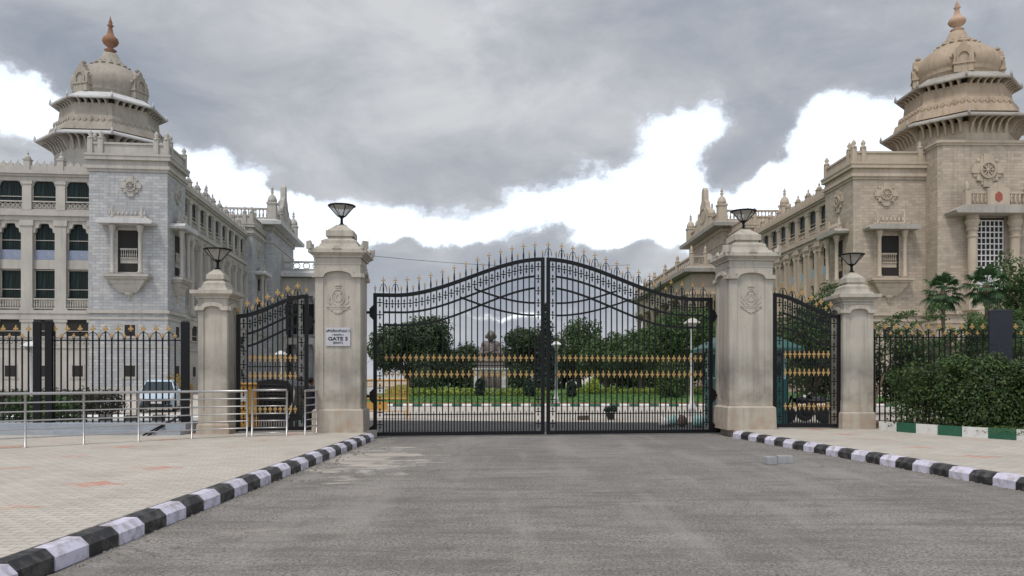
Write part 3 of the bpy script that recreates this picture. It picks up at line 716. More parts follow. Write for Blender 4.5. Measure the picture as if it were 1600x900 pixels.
# ================================================================== fences
ME_BAR = None
def fence(name, label, x0, x1, y, zb, zt, pitch, group, first=0, k0=0):
    root = tag(empty(name, (x0,y,0)), label, 'fence', group)
    Wf = x1-x0
    MB().box(0,Wf,-.015,.015,zt-.03,zt).build('top_rail', M['iron'], root); MB().box(0,Wf,-.015,.015,zb+.12,zb+.15).build('bottom_rail', M['iron'], root)
    n = int(Wf/pitch); bar = MB().box(-.015,.015,-.015,.015,zb,zt+.05).mesh('bar', M['iron'])
    bart = MB().box(-.015,.015,-.015,.015,zb,zt+.22).mesh('tall_bar', M['iron'])
    arc = MB().tube([(-pitch*.95,0,zt+.0),(-pitch*.8,0,zt+.10),(-pitch*.5,0,zt+.16),(0,0,zt+.20),(pitch*.5,0,zt+.16),(pitch*.8,0,zt+.10),(pitch*.95,0,zt+.0)], .011, 5).mesh('scroll', M['iron'])
    for i in range(n+1):
        x = pitch*(i+.4); tl = (i+k0) % 2 == 0
        if x > Wf-.03: break
        place('bar', bart if tl else bar, root, (x,0,0))
        place('fleur', ME_WT if tl else ME_WS, root, (x,0,zt+(.17 if tl else .02)))
        if tl and x > pitch and x < Wf-pitch: place('scroll', arc, root, (x,0,0))
    return root
fence('iron_fence', 'black iron fence with gold tips running between the black posts and the short pillar', -11.68,-8.42,20.0,.45,2.56,.161,'iron fences with gold tips')
fence('iron_fence', 'black iron fence with gold tips at the photo edge, beyond the pair of black posts', -17.5,-12.2,20.0,.45,2.56,.161,'iron fences with gold tips')
fence('iron_fence', 'black iron fence with gold tips half hidden in the hedge', 10.06,20.2,22.0,.12,2.74,.152,'iron fences with gold tips')
def post(x0, x1, y, z0, z1, label, brace=0, mat='iron', group='thick black fence posts'):
    root = tag(empty('fence_post', ((x0+x1)/2,y,0)), label, 'post', group); hw = (x1-x0)/2
    b = MB(); b.box(-hw,hw,-.04,.04,z0,z1); b.frus(0,0,hw+.005,.05,z1,hw*.6,.03,z1+.05); b.build('shaft', M[mat], root)
    if brace:
        for k in (0,.12): MB().tube([(-hw,-.12-k*.2,.62),(-hw-.34-k,-1.1,.21)], .022, 5).build('brace', M['iron'], root)
    return root
post(-12.12,-11.94,19.95,.2,3.0,'thick black fence post, outer one of the close pair')
post(-11.82,-11.64,19.95,.2,3.02,'thick black fence post, inner one of the close pair')
post(-8.40,-8.20,20.0,.2,3.0,'thick black fence post with slanting braces beside the short pillar',1)
post(13.26,13.90,21.9,.15,3.45,'broad navy metal post rising from the hedge', mat='navy')
b = MB(); b.box(-24,-8.05,19.4,20.3,.19,.46); b.box(-24,-8.05,19.1,19.4,.19,.30)
tag(b.build('fence_plinth', M['slab']), 'bluish cement plinth under the black iron fence', 'plinth')

# ================================================================== stainless railing
def rail_run(name, P, label, zg=.2, hs=(1.08,.9,.72,.54,.37,.2), group='steel crowd railings', gate=False):
    root = tag(empty(name, (P[0][0],P[0][1],zg)), label, 'railing', group)
    Q = [(x-P[0][0], y-P[0][1]) for x,y in P]
    for i, h in enumerate(hs):
        MB().tube([(x,y,h) for x,y in Q], .028 if i == 0 else .0145, 8).build('rail', M['steel'], root)
    for (x, y) in (Q if not gate else [Q[0],Q[-1]]):
        b = MB(); b.tube([(x,y,0),(x,y,hs[0]-.01)], .026 if gate else .022, 8); b.lathe([(.06,0),(.055,.012),(.03,.014)], x, y, 10); b.build('post', M['steel'], root)
    return root
RP = [(-14.6,11.2),(-13.4,12.3),(-12.1,13.45),(-10.9,14.6),(-9.72,15.72),(-8.95,16.45),(-8.16,17.2),(-7.32,18.0),(-6.30,18.72)]
rail_run('steel_railing', RP, 'long stainless steel railing slanting across the paved forecourt')
rail_run('steel_railing', [(-6.20,18.78),(-5.42,18.95)], 'stainless steel swing section of the railing in front of the black rickshaw', hs=(1.10,.9,.72,.54,.37,.2,.08), gate=True)
rail_run('steel_railing', [(-5.02,19.1),(-4.95,19.95)], 'short stainless steel railing stub joined to the tall pillar')

# ================================================================== the two long buildings
class Mats: pass
def window(me_f, me_p, root, loc, rz, name='window'):
    o = place(name, me_f, root, loc, rz); place('pane', me_p, o); return o
PB = 2.92
def balustrade_mesh(w, h, mat, n=9, pierced=False):
    b = MB(); b.box(-w/2,w/2,0,.16,0,.10); b.box(-w/2,w/2,-.02,.18,h-.12,h)
    for i in range(n):
        x = -w/2+w*(i+.5)/n
        if pierced:
            b.ribbon([(x+.16*math.cos(t*PI/4),h/2+.22*math.sin(t*PI/4)) for t in range(9)], .06, .08, y=.08)
        else: b.lathe([(.05,.1),(.085,h*.3),(.04,h*.6),(.06,h-.12)], x, .08, 6)
    return b.mesh('balustrade', mat)
def build_kit(T, A, D, AW, panel, tint):
    K = {}
    K['up_f'] = MB().box(-1.05,1.05,.22,.27,.52,.58).box(-1.05,-.98,.21,.28,0,1.9).box(.98,1.05,.21,.28,0,1.9).mesh('window', T)
    K['up_p'] = MB().box(-1.05,1.05,.28,.296,-.1,1.95).mesh('pane', M['glass'])
    arch = [(.95*math.cos(PI*i/10), 1.35+.85*math.sin(PI*i/10)) for i in range(11)]
    K['ar_f'] = MB().box(-.97,.97,.45,.50,.86,.92).box(-.97,-.9,.44,.51,0,1.7).box(.9,.97,.44,.51,0,1.7).mesh('window', T)
    K['ar_p'] = MB().box(-.98,.98,.51,.545,-.1,2.5).mesh('pane', M['glass'])
    K['lo_f'] = MB().box(-.97,.97,.45,.50,.66,.72).box(-.97,-.9,.44,.51,0,2.5).box(.9,.97,.44,.51,0,2.5).box(-.97,.97,.44,.51,2.42,2.5).mesh('window', T)
    K['lo_p'] = MB().box(-.98,.98,.51,.545,-.1,2.6).mesh('pane', M['glass'])
    K['bal_up'] = balustrade_mesh(2.1,.85,T,5,True); K['bal_lo'] = balustrade_mesh(1.95,.95,T,9)
    K['panel'] = MB().box(-.97,.97,.36,.42,0,.88,0).mesh('spandrel_panel', panel)
    f = MB().box(-.62,.62,-.03,.02,-.12,1.12); f.box(-.72,.72,-.07,.02,-.22,-.12)
    K['sm_f'] = f.mesh('window', T)
    K['sm_p'] = MB().box(-.46,.46,-.05,-.034,0,1.0).mesh('pane', M['dark'])
    K['gr_p'] = MB().box(-1.05,1.05,.28,.296,-.1,1.6).mesh('pane', M['dark'])
    K['fin'] = MB().box(-.27,.27,-.05,.49,0,1.0).frus(0,.22,.33,.33,1.0,.33,.33,1.1).lathe([(.27,1.1),(.30,1.22),(.18,1.4),(.07,1.5),(.10,1.58),(.12,1.66),(.05,1.74),(.02,1.95)],0,.22,8).mesh('parapet_finial', T)
    b = MB()
    for k in (-1,0,1):
        b.lathe([(.0,0)],k*.62,0,4) if 0 else None
        b.prism([(k*.62+.28*math.cos(2*PI*i/10), .52+.30*math.sin(2*PI*i/10)) for i in range(10)][::-1], .10, .28)
        b.prism([(k*.62-.06,.8),(k*.62+.06,.8),(k*.62,1.0)][::-1], .15, .24)
    b.box(-1.2,1.2,.06,.32,0,.28); K['crest'] = b.mesh('parapet_crest', T)
    cap = MB().box(-.5,.5,-.30,.1,7.55,7.85).frus(0,-.1,.34,.2,7.2,.5,.3,7.55).box(-.4,.4,-.3,.05,7.05,7.2)
    cap.lathe([(.30,0),(.33,.1),(.26,.25),(.26,6.9),(.33,7.05)],0,-.08,10).box(-.42,.42,-.34,.1,-.1,.12); K['col'] = cap.mesh('column', T)
    K['med'] = medallion_mesh(T)
    return K
def medallion_mesh(T):
    b = MB()
    b.box(-.72,.72,-.12,.04,-.72,.72); b.box(-.95,.95,-.09,.04,-.42,.42); b.box(-.42,.42,-.09,.04,-.95,.95); b.box(-.28,.28,-.16,.04,-1.1,1.08)
    b.box(-1.08,1.08,-.16,.04,-.2,.2)
    for s in (-1,1):
        for q in (-1,1): b.ball((s*.62,-.13,q*.62),(.13,.07,.13),8)
    n = 20; b.ribbon([(.5*math.cos(2*PI*i/n), .5*math.sin(2*PI*i/n)) for i in range(n+1)], .10, .14, y=-.2)
    for k in range(8):
        a = k*PI/4; b.ribbon([(.12*math.cos(a),.12*math.sin(a)),(.42*math.cos(a),.42*math.sin(a))], .06, .1, y=-.19)
    b.ball((0,-.18,0),(.14,.1,.14),8)
    return b.mesh('medallion', T)

def wing(root, K, T, x0, y0, rz, nb, columns=False, p=PB):
    """one stretch of arcaded facade; x along it as seen from outside, y inwards"""
    Mx = Matrix.Translation((x0,y0,0)) @ Matrix.Rotation(rz,4,'Z')
    def P(name, me, x, y, z): return place(name, me, root, tuple(Mx @ Vector((x,y,z))), rz)
    W = nb*p; b = MB()
    b.box(0,W,.72,6,0,7.6); b.box(0,W,.55,6,7.6,16.5); b.box(0,W,.30,6,16.5,20.2); b.box(0,W,.12,.72,0,5.3); b.box(0,W,.10,.72,6.9,7.46)
    b.box(0,W,-.12,.72,7.45,7.75); b.box(0,W,-.04,.12,6.92,7.45); b.box(0,W,.3,.72,11.55,12.4)
    b.box(0,W,-.02,.72,15.95,16.35); b.box(0,W,-.22,.72,16.35,16.75); b.box(0,W,.02,.7,16.75,16.9)
    b.box(0,W,.02,.75,19.55,19.95); b.box(0,W,-.18,.75,19.95,20.15); b.box(0,W,-.36,.75,20.15,20.45); b.box(0,W,.04,.34,20.45,20.95)
    b.box(0,W,.02,.12,4.3,4.5); b.box(0,W,-.02,.12,0,.7)
    for i in range(nb+1):
        for (z0,z1,hw,y0_,y1_) in ((5.3,6.9,.50,.02,.72),(7.75,15.95,.49,0,.70),(16.9,19.55,.40,0,.70)):
            xa, xb = max(0,i*p-hw), min(W,i*p+hw); b.box(xa,xb,y0_,y1_,z0,z1)
        xa, xb = max(0,i*p-.6), min(W,i*p+.6); b.box(xa,xb,-.09,.5,15.45,15.95); b.box(max(0,i*p-.5),min(W,i*p+.5),-.07,.5,19.25,19.55); b.box(xa,xb,-.05,.4,6.65,6.9)
        b.box(xa,xb,-.06,.3,7.75,7.95)
    for i in range(nb):
        c = (i+.5)*p; hw = p/2-.49
        n = 10; z = 14.35
        prof = [(-1,0),(-.98,.28),(-.80,.34),(-.74,.62),(-.5,.70),(-.40,.98),(0,1.0),(.40,.98),(.5,.70),(.74,.62),(.80,.34),(.98,.28),(1,0)]
        b.prism([(c-hw,15.97),(c+hw,15.97)]+[(c-x*hw,14.45+zz*1.25) for x,zz in prof], .10, .44)
        for s in (-1,1): b.prism([(c+s*1.06,19.56),(c+s*.62,19.56),(c+s*.84,19.42),(c+s*.95,19.1),(c+s*1.06,19.0)][::s], .1, .4)
    b.build('wall', T, root, (x0,y0,0), rz)
    for i in range(nb):
        c = (i+.5)*p
        window(K['up_f'],K['up_p'],root,tuple(Mx@Vector((c,0,17.6))),rz); P('balustrade',K['bal_up'],c,.1,16.9)
        window(K['ar_f'],K['ar_p'],root,tuple(Mx@Vector((c,0,13.3))),rz); P('spandrel_panel',K['panel'],c,0,12.42)
        window(K['lo_f'],K['lo_p'],root,tuple(Mx@Vector((c,0,9.0))),rz); P('balustrade',K['bal_lo'],c,.1,7.9)
        o = window(K['up_f'],K['gr_p'],root,tuple(Mx@Vector((c,-.15,5.3))),rz); P('balustrade',K['bal_up'],c,.02,4.52)
        window(K['sm_f'],K['sm_p'],root,tuple(Mx@Vector((c,.12,1.7))),rz)
        P('parapet_crest',K['crest'],c,0,20.45)
    for i in range(nb+1):
        P('parapet_finial',K['fin'],i*p,0,20.45)
        if columns and 0 < i < nb+1: P('column',K['col'],i*p,0,7.9)

def bay_window(root, K, T, AW, x, y, z, rz, w=3.0, ground=True):
    """balcony window: awning on two columns over a recessed opening, on a carved bracket"""
    Mx = Matrix.Translation((x,y,0)) @ Matrix.Rotation(rz,4,'Z')
    at_ = tuple(Mx @ Vector((0,0,0)))
    h = w/2
    b = MB(); b.prism([(-h-.85,15.42),(-h-.75,15.42),(h+.75,15.42),(h+.85,15.42),(h+.95,15.62),(h+.55,15.9),(-h-.55,15.9),(-h-.95,15.62)][::-1], -1.35, .0); 
    b.build('awning', AW, root, at_, rz)
    b = MB(); b.box(-h-.2,h+.2,-.62,-.42,15.9,16.2); n = 9
    for i in range(n): b.lathe([(.05,16.2),(.13,16.32),(.10,16.5),(.03,16.65)], -h+w*i/(n-1), -.52, 6)
    for s in (-1,1): b.lathe([(.18,15.9),(.2,16.2),(.1,16.5),(.16,16.8),(.05,17.1),(.0,17.3)], s*(h*.85), -.52, 8)
    b.build('awning_crest', T, root, at_, rz)
    for s in (-1,1):
        b = MB(); b.lathe([(.26,10.9),(.26,11.15),(.18,11.25),(.17,14.7),(.26,14.85),(.24,15.0),(.32,15.2),(.32,15.42)], s*(h*.80), -.72, 10); b.build('column', T, root, at_, rz)
    b = MB(); b.box(-h-.5,h+.5,-1.05,0,10.7,10.92); b.box(-h-.35,h+.35,-.9,0,10.5,10.7)
    n = 9
    for i in range(3):
        t = i/3; b.frus(0,0,(h+.2)*(.42+.2*i),.8*(.35+.22*i),9.3+.4*i,(h+.25)*(.62+.15*i),.8*(.57+.15*i),9.7+.4*i)
    b.lathe([(.05,8.6),(.18,8.75),(.12,8.95),(.35,9.1),(.5,9.32)],0,0,8)
    b.build('bracket', T, root, at_, rz)
    b = MB(); b.box(-h*.62,h*.62,-.05,.02,10.92,11.2); b.box(-h*.74,-h*.66,-.05,.02,11.2,15.2); b.box(h*.66,h*.74,-.05,.02,11.2,15.2); b.box(-h*.74,h*.74,-.05,.02,15.0,15.2); b.box(-h*.5,h*.5,-.05,-.0,12.0,12.5)
    f = b.build('window', T, root, at_, rz)
    MB().box(-h*.66,h*.66,-.032,-.01,11.2,15.0).build('pane', M['dark'], f)
    q = MB(); q.box(-h*.5,h*.5,-.16,-.04,13.2,13.35); q.box(-h*.5,h*.5,-.16,-.04,12.42,12.52)
    for i in range(8): q.lathe([(.04,12.5),(.07,12.75),(.03,13.0),(.05,13.2)], -h*.5+h*(i+.5)/8, -.1, 6)
    q.build('balustrade', T, root, at_, rz)

def block(root, K, T, A, AW, x0, x1, y0, y1, parapet=True, H=21.7):
    """solid corner block in local coordinates (walls of squared stone)"""
    b = MB(); b.box(x0,x1,y0,y1,0,H-1.4); b.build('wall', A, root)
    for (z0,z1,e) in ((0,.7,.10),(4.3,4.5,.05),(6.9,7.1,.08),(7.45,7.72,.20),(H-1.4,H-1.15,.10),(H-1.15,H-.85,.24),(H-.35,H,.30),(H,H+.2,.36)):
        MB().box(x0-e,x1+e,y0-e,y1+e,z0,z1).build('cornice', T, root)
    b = MB(); b.box(x0-.04,x1+.04,y0-.04,y1+.04,H-.85,H-.35)
    b.box(x0+.05,x1-.05,y0+.05,y1-.05,H+.2,H+1.1); b.box(x0-.05,x1+.05,y0-.05,y1+.05,H+1.1,H+1.28)
    b.build('parapet', T, root)
    for (x, y) in ((x0+.1,y0+.1),(x0+1.0,y0+.1),(x1-.1,y0+.1),(x1-1.0,y0+.1),(x0+.1,y1-.1),(x1-.1,y1-.1),(x0+.1,y0+1),(x1-.1,y0+1)):
        b = MB(); b.box(-.22,.22,-.22,.22,0,1.35); b.lathe([(.28,1.35),(.30,1.5),(.12,1.62),(.24,1.82),(.16,2.0),(.03,2.2)],0,0,8); b.build('parapet_finial', T, root, (x,y,H+.2))

def ngon(n, r, rot=0): return [(r*math.cos(rot+2*PI*k/n), r*math.sin(rot+2*PI*k/n)) for k in range(n)]
def tower(root, T, Dm, AW, cx, cy, copper, zb=20.5, body=None):
    """octagonal tower with two flared eaves and a ribbed dome, in local coordinates"""
    c = (cx, cy, 0); ro = PI/8
    b = MB()
    b.lathe([(5.15,zb),(5.15,23.3)], 0,0,8,smooth=False,rot=ro)
    b.lathe([(5.1,23.2),(5.1,25.2)], 0,0,8,smooth=False,rot=ro); b.build('drum', T, root, c)
    def eave(z, r, lift, rin, nbk):
        o = MB(); o.lathe([(rin-.1,z+.42),(r-.12,z-.10),(r,z-.04),(r,z+.10),(r-.3,z+.22),(rin-.1,z+.95)],0,0,8,smooth=False,rot=ro)
        pts = ngon(8,r,ro)
        for (x,y) in pts: o.lathe([(.12,z),(.12,z+.3),(.02,z+.62)], x*.99, y*.99, 5)
        e = o.build('eave', AW, root, c)
        br = MB()
        for k in range(8):
            a = ro+2*PI*k/8; a2 = ro+2*PI*(k+1)/8
            for i in range(nbk):
                t = (i+.5)/nbk
                for (rr) in (0,):
                    x = math.cos(a)*(1-t)+math.cos(a2)*t; y = math.sin(a)*(1-t)+math.sin(a2)*t
                    am = (a+a2)/2
                    br.T = Matrix.Translation((x*rin*.985,y*rin*.985,z)) @ Matrix.Rotation(am,4,'Z')
                    d = (r-rin)*.86
                    br.prism([(0,.40),(d,.0),(d*.98,-.10),(d*.66,-.16),(d*.42,-.42),(d*.30,-.85),(d*.20,-1.1),(0,-1.3)], -.085, .085)
        br.T = Matrix.Identity(4); br.build('eave_brackets', T, root, c)
    eave(25.3, 6.85, 0, 5.0, 6)
    b = MB(); b.lathe([(6.0,25.9),(5.7,26.0),(5.5,26.7),(5.25,26.75),(5.05,27.5),(4.75,27.6),(4.6,28.9)],0,0,8,smooth=False,rot=ro)
    for k in range(8):                        # carved band of lozenges
        a = ro+2*PI*k/8; a2 = ro+2*PI*(k+1)/8; am = (a+a2)/2
        for i in range(7):
            t = (i+.5)/7; x = (math.cos(a)*(1-t)+math.cos(a2)*t)*5.18; y = (math.sin(a)*(1-t)+math.sin(a2)*t)*5.18
            b.T = Matrix.Translation((x,y,27.12)) @ Matrix.Rotation(am+PI/2,4,'Z'); b.prism([(-.22,0),(0,-.28),(.22,0),(0,.28)], -.08, .08)
    b.T = Matrix.Identity(4); b.build('drum', Dm, root, c)
    eave(29.2, 5.5, 0, 4.2, 5)
    b = MB()
    prof = [(4.15,29.9),(4.3,30.1),(4.3,30.3),(4.0,30.45),(4.15,30.75),(4.3,30.9),(4.05,31.05),(4.28,31.4),(4.45,32.0),(4.38,32.7),(4.05,33.4),(3.45,34.0),(2.75,34.5),(2.2,34.85),(1.8,35.3),(1.35,35.8),(1.05,36.3),(.85,36.8)]
    b.lathe(prof,0,0,32); dm = b.build('dome', Dm, root, c); KZ = .79; KX = .83; dm.scale = (KX,KX,KZ); dm.location.z = 30*(1-KZ)
    pt = MB()
    for k in range(16):
        a = 2*PI*k/16; pt.T = Matrix.Rotation(a,4,'Z'); pt.ball((2.15,0,34.95),(.35,.28,.16),8)
        pt.ball((1.55,0,35.45),(.22,.18,.2),6)
    pt.T = Matrix.Identity(4)
    lp = pt.build('lotus_petals', Dm, root, c); lp.scale = (KX,KX,KZ); lp.location.z = 30*(1-KZ)
    for k in range(4):                        # scalloped dormers
        a = 2*PI*k/4+PI/4+ro; g = MB()
        g.box(-.95,.95,-.5,.9,30.25,31.2); g.box(-1.1,1.1,-.6,.9,31.2,31.4); g.prism([(-1.0,31.4),(-.98,32.3),(-1.15,32.6),(-.75,32.9),(-.7,33.2),(-.35,33.35),(-.3,33.65),(0,33.95),(.3,33.65),(.35,33.35),(.7,33.2),(.75,32.9),(1.15,32.6),(.98,32.3),(1.0,31.4)], -.45, .9)
        g.ribbon([(-.6,31.4),(-.6,32.2),(-.35,32.55),(0,32.7),(.35,32.55),(.6,32.2),(.6,31.4)], .14, .16, y=-.5)
        for s in (-1,1): g.ball((s*1.12,-.1,32.3),(.2,.25,.28),8)
        g.lathe([(.12,33.9),(.28,34.1),(.1,34.35),(.02,34.6)],0,0,8)
        go = g.build('dormer', Dm, root, (cx+3.42*math.cos(a), cy+3.42*math.sin(a), 30*(1-KZ)), a+PI/2); go.scale = (.84,1,KZ)
    b = MB(); b.lathe([(.95,36.2),(.9,36.35),(.62,36.6),(.42,36.95),(.78,37.15),(.36,37.35),(.34,37.5),(.85,37.85),(1.02,38.15),(.9,38.5),(.5,38.8),(.34,39.2),(.22,39.75),(.42,39.95),(.20,40.1),(.26,40.3),(.12,40.6),(.03,41.0)],0,0,16)
    fz = b.build('finial', copper, root, c); fk = .93 if cx < 0 else .78; fz.scale = (.80,.80,fk); fz.location.z = 34.9-36.2*fk
    return c

def c_block(root, K, T, A, AW, s, xi, y0, L_):
    """taller cross block with slab awning, balustrade and a carved gable looking on to the avenue; s=+1: the avenue lies towards -x"""
    w = 9.0; x0, x1 = (xi, xi+w) if s > 0 else (xi-w, xi)
    b = MB(); b.box(x0,x1,y0,y0+L_,0,22.9); b.build('wall', A, root)
    MB().box(x0-.1,x1+.1,y0-.1,y0+L_+.1,20.6,20.85).build('cornice', T, root); MB().box(x0-.2,x1+.2,y0-.2,y0+L_+.2,22.4,22.95).build('cornice', T, root)
    e = 1.5; b = MB(); b.frus((x0+x1)/2,y0+L_/2,w/2+e,L_/2+e,23.0,w/2+e+.05,L_/2+e+.05,23.5); b.frus((x0+x1)/2,y0+L_/2,w/2+e+.05,L_/2+e+.05,23.5,w/2+.4,L_/2+.4,23.9); b.build('awning', AW, root)
    def bal(ax, ay, bx, by, n):
        o = MB(); l = math.dist((ax,ay),(bx,by)); o.box(0,l,-.15,.15,0,.3); o.box(0,l,-.16,.16,1.35,1.6)
        for i in range(n): o.lathe([(.08,.3),(.15,.6),(.07,1.0),(.11,1.35)], l*(i+.5)/n, 0, 6)
        o.build('balustrade', T, root, (ax,ay,23.9), math.atan2(by-ay,bx-ax))
    bal(x0,y0,x1,y0,int(w/.5)); xa = xi
    bal(xa,y0,xa,y0+L_*.28,9); bal(xa,y0+L_*.72,xa,y0+L_,9)
    for (x, y, k) in ((x0,y0,1),(x1,y0,1),(xa,y0+L_,1),(xa,y0+L_*.28,.8),(xa,y0+L_*.72,.8)):
        b = MB(); b.box(-.6,.6,-.6,.6,0,2.2); b.box(-.7,.7,-.7,.7,2.2,2.45); b.lathe([(.62,2.45),(.68,2.8),(.5,3.3),(.2,3.6),(.14,3.8),(.26,4.0),(.1,4.15),(.22,4.3),(.04,4.8)],0,0,10)
        o = b.build('parapet_finial', T, root, (x,y,23.8)); o.scale = (k,k,k)
    g = MB(); q = L_*.23
    g.prism([(-q,0),(-q,1.6),(-q*.8,2.1),(-q*.72,2.9),(-q*.45,3.4),(-q*.38,4.3),(-q*.2,4.9),(-q*.16,6.4),(0,6.9),(q*.16,6.4),(q*.2,4.9),(q*.38,4.3),(q*.45,3.4),(q*.72,2.9),(q*.8,2.1),(q,1.6),(q,0)], -.35, .35)
    g.ribbon([(q*.42*math.cos(2*PI*i/16),2.6+1.1*math.sin(2*PI*i/16)) for i in range(17)], .25, .9)
    g.build('gable', T, root, (xi,y0+L_/2,23.9), PI/2)

def porch(root, K, T, A, AW, xi, xo, y0, y1, s):
    """columned portico reaching towards the avenue, with awning and pierced parapet"""
    x0, x1 = min(xi,xo), max(xi,xo)
    b = MB(); b.box(x0+1.2,x1,y0+1.2,y1,0,16.4); b.build('wall', A, root)
    b = MB(); b.box(x0,x1,y0,y1,14.6,16.6); b.box(x0-.2,x1+.2,y0-.2,y1+.2,13.9,14.6); b.box(x0,x1,y0,y1,6.6,7.6); b.build('entablature', T, root)
    b = MB(); cxm, cym = (x0+x1)/2, (y0+y1)/2; hx, hy = (x1-x0)/2, (y1-y0)/2; b.frus(cxm,cym,hx+1.3,hy+1.3,16.7,hx+1.35,hy+1.35,17.2); b.frus(cxm,cym,hx+1.35,hy+1.35,17.2,hx+.3,hy+.3,17.7); b.build('awning', AW, root)
    b = MB(); 
    for (ax,ay,bx,by) in ((x0,y0,x1,y0),(xo,y0,xo,y1)):
        l = math.dist((ax,ay),(bx,by)); b.T = Matrix.Translation((ax,ay,17.7)) @ Matrix.Rotation(math.atan2(by-ay,bx-ax),4,'Z')
        b.box(0,l,-.14,.14,0,.3); b.box(0,l,-.16,.16,1.2,1.45); n = int(l/1.3)
        for i in range(n): b.ribbon([(l*(i+.5)/n+.5*math.cos(2*PI*j/10),.75+.44*math.sin(2*PI*j/10)) for j in range(11)], .12, .14)
    b.T = Matrix.Identity(4); b.build('balustrade', T, root)
    cols = [(x0+(x1-x0)*i/4, y0+.5) for i in range(5)]+[(xo-(.5 if xo>xi else -.5), y0+(y1-y0)*i/6) for i in range(1,7)]
    me = MB().lathe([(.62,7.6),(.62,8.0),(.46,8.2),(.42,12.6),(.6,12.9),(.5,13.1),(.75,13.5),(.8,13.9)],0,0,12).lathe([(.7,0),(.7,.8),(.55,1.0),(.5,5.8),(.75,6.6)],0,0,12).mesh('column', T)
    for (x,y) in cols: place('column', me, root, (x,y,0))
    pm = MB().box(-.28,.28,-.28,.28,0,1.7).lathe([(.34,1.7),(.36,1.9),(.14,2.1),(.28,2.35),(.04,2.9)],0,0,8).mesh('parapet_finial', T)
    for (x,y) in [(x0,y0),(x1,y0),(cxm,y0)]+[(xo,y0+(y1-y0)*i/5) for i in range(1,6)]: place('parapet_finial', pm, root, (x,y,17.7))
    dm = MB().box(-.9,.9,-.02,.04,0,4.6).mesh('pane', M['glass'])
    for i in range(4):
        f = MB().box(-1.0,1.0,-.05,.02,-.1,4.75).build('window', T, root, (x0+1.2+(x1-x0-1.2)*(i+.5)/4,y0+1.2,8.2)); place('pane', dm, f, (0,-.06,0))
    for i in range(6):
        xw = x0+1.2 if xo < xi else x1
        f = MB().box(-1.0,1.0,-.05,.02,-.1,4.75).build('window', T, root, ((x0+1.2) if xo<xi else x1,y0+1.2+(y1-y0-1.2)*(i+.5)/6,8.2), -PI/2 if xo<xi else PI/2); place('pane', dm, f, (0,-.06,0))

# ---- building on the left of the avenue
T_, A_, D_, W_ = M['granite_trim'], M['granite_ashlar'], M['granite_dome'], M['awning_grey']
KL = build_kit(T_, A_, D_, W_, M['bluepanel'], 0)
BL = tag(empty('palace_building', (-31.5,72,0), R(5.74)), 'grey, shade-toned granite palace with a domed tower whose red-brown finial rises behind its corner block', 'building')
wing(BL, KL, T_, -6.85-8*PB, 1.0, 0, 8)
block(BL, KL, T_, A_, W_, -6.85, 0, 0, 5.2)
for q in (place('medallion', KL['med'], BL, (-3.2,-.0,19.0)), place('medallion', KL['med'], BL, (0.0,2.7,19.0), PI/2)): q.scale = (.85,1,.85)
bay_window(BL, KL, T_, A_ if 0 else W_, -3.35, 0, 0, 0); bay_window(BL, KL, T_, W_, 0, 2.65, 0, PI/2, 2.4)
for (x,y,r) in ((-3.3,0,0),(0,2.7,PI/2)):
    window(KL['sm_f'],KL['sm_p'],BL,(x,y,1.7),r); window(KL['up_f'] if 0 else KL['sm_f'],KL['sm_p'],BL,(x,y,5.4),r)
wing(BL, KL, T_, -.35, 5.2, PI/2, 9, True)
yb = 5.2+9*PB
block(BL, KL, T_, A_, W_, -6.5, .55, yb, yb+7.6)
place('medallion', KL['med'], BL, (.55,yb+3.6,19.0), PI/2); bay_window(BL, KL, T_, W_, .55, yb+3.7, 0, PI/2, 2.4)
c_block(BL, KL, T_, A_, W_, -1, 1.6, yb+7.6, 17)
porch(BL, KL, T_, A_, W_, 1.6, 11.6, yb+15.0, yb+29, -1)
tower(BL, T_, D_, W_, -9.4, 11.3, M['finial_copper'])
# ---- building on the right
T_, A_, D_, W2 = M['warm_lit_trim'], M['warm_lit_ashlar'], M['warm_lit_dome'], M['awning_brown']
KR = build_kit(T_, A_, D_, W2, M['cyanpanel'], 0)
BR = tag(empty('palace_building', (32.2,74.3,0), R(1.1)), 'buff, warm-lit granite palace whose pale-tipped domed tower stands behind the palms', 'building')
block(BR, KR, T_, A_, W2, 0, 7.4, 0, 6.3)
place('medallion', KR['med'], BR, (3.1,0,18.9)); place('medallion', KR['med'], BR, (0,3.1,18.9), -PI/2)
bay_window(BR, KR, T_, W2, 3.35, 0, 0, 0); bay_window(BR, KR, T_, W2, 0, 3.0, 0, -PI/2, 2.6)
window(KR['sm_f'],KR['sm_p'],BR,(3.3,0,1.7),0); window(KR['sm_f'],KR['sm_p'],BR,(3.3,0,5.4),0)
ybr = 6.3+8*PB
wing(BR, KR, T_, .35, ybr, -PI/2, 8, True)
block(BR, KR, T_, A_, W2, -.55, 6.5, ybr, ybr+8.2)
place('medallion', KR['med'], BR, (-.55,ybr+4,19), -PI/2); bay_window(BR, KR, T_, W2, -.55, ybr+4, 0, -PI/2, 2.4)
c_block(BR, KR, T_, A_, W2, 1, -1.6, ybr+8.2, 18)
porch(BR, KR, T_, A_, W2, -1.6, -5.6, ybr+9.5, ybr+54, 1)
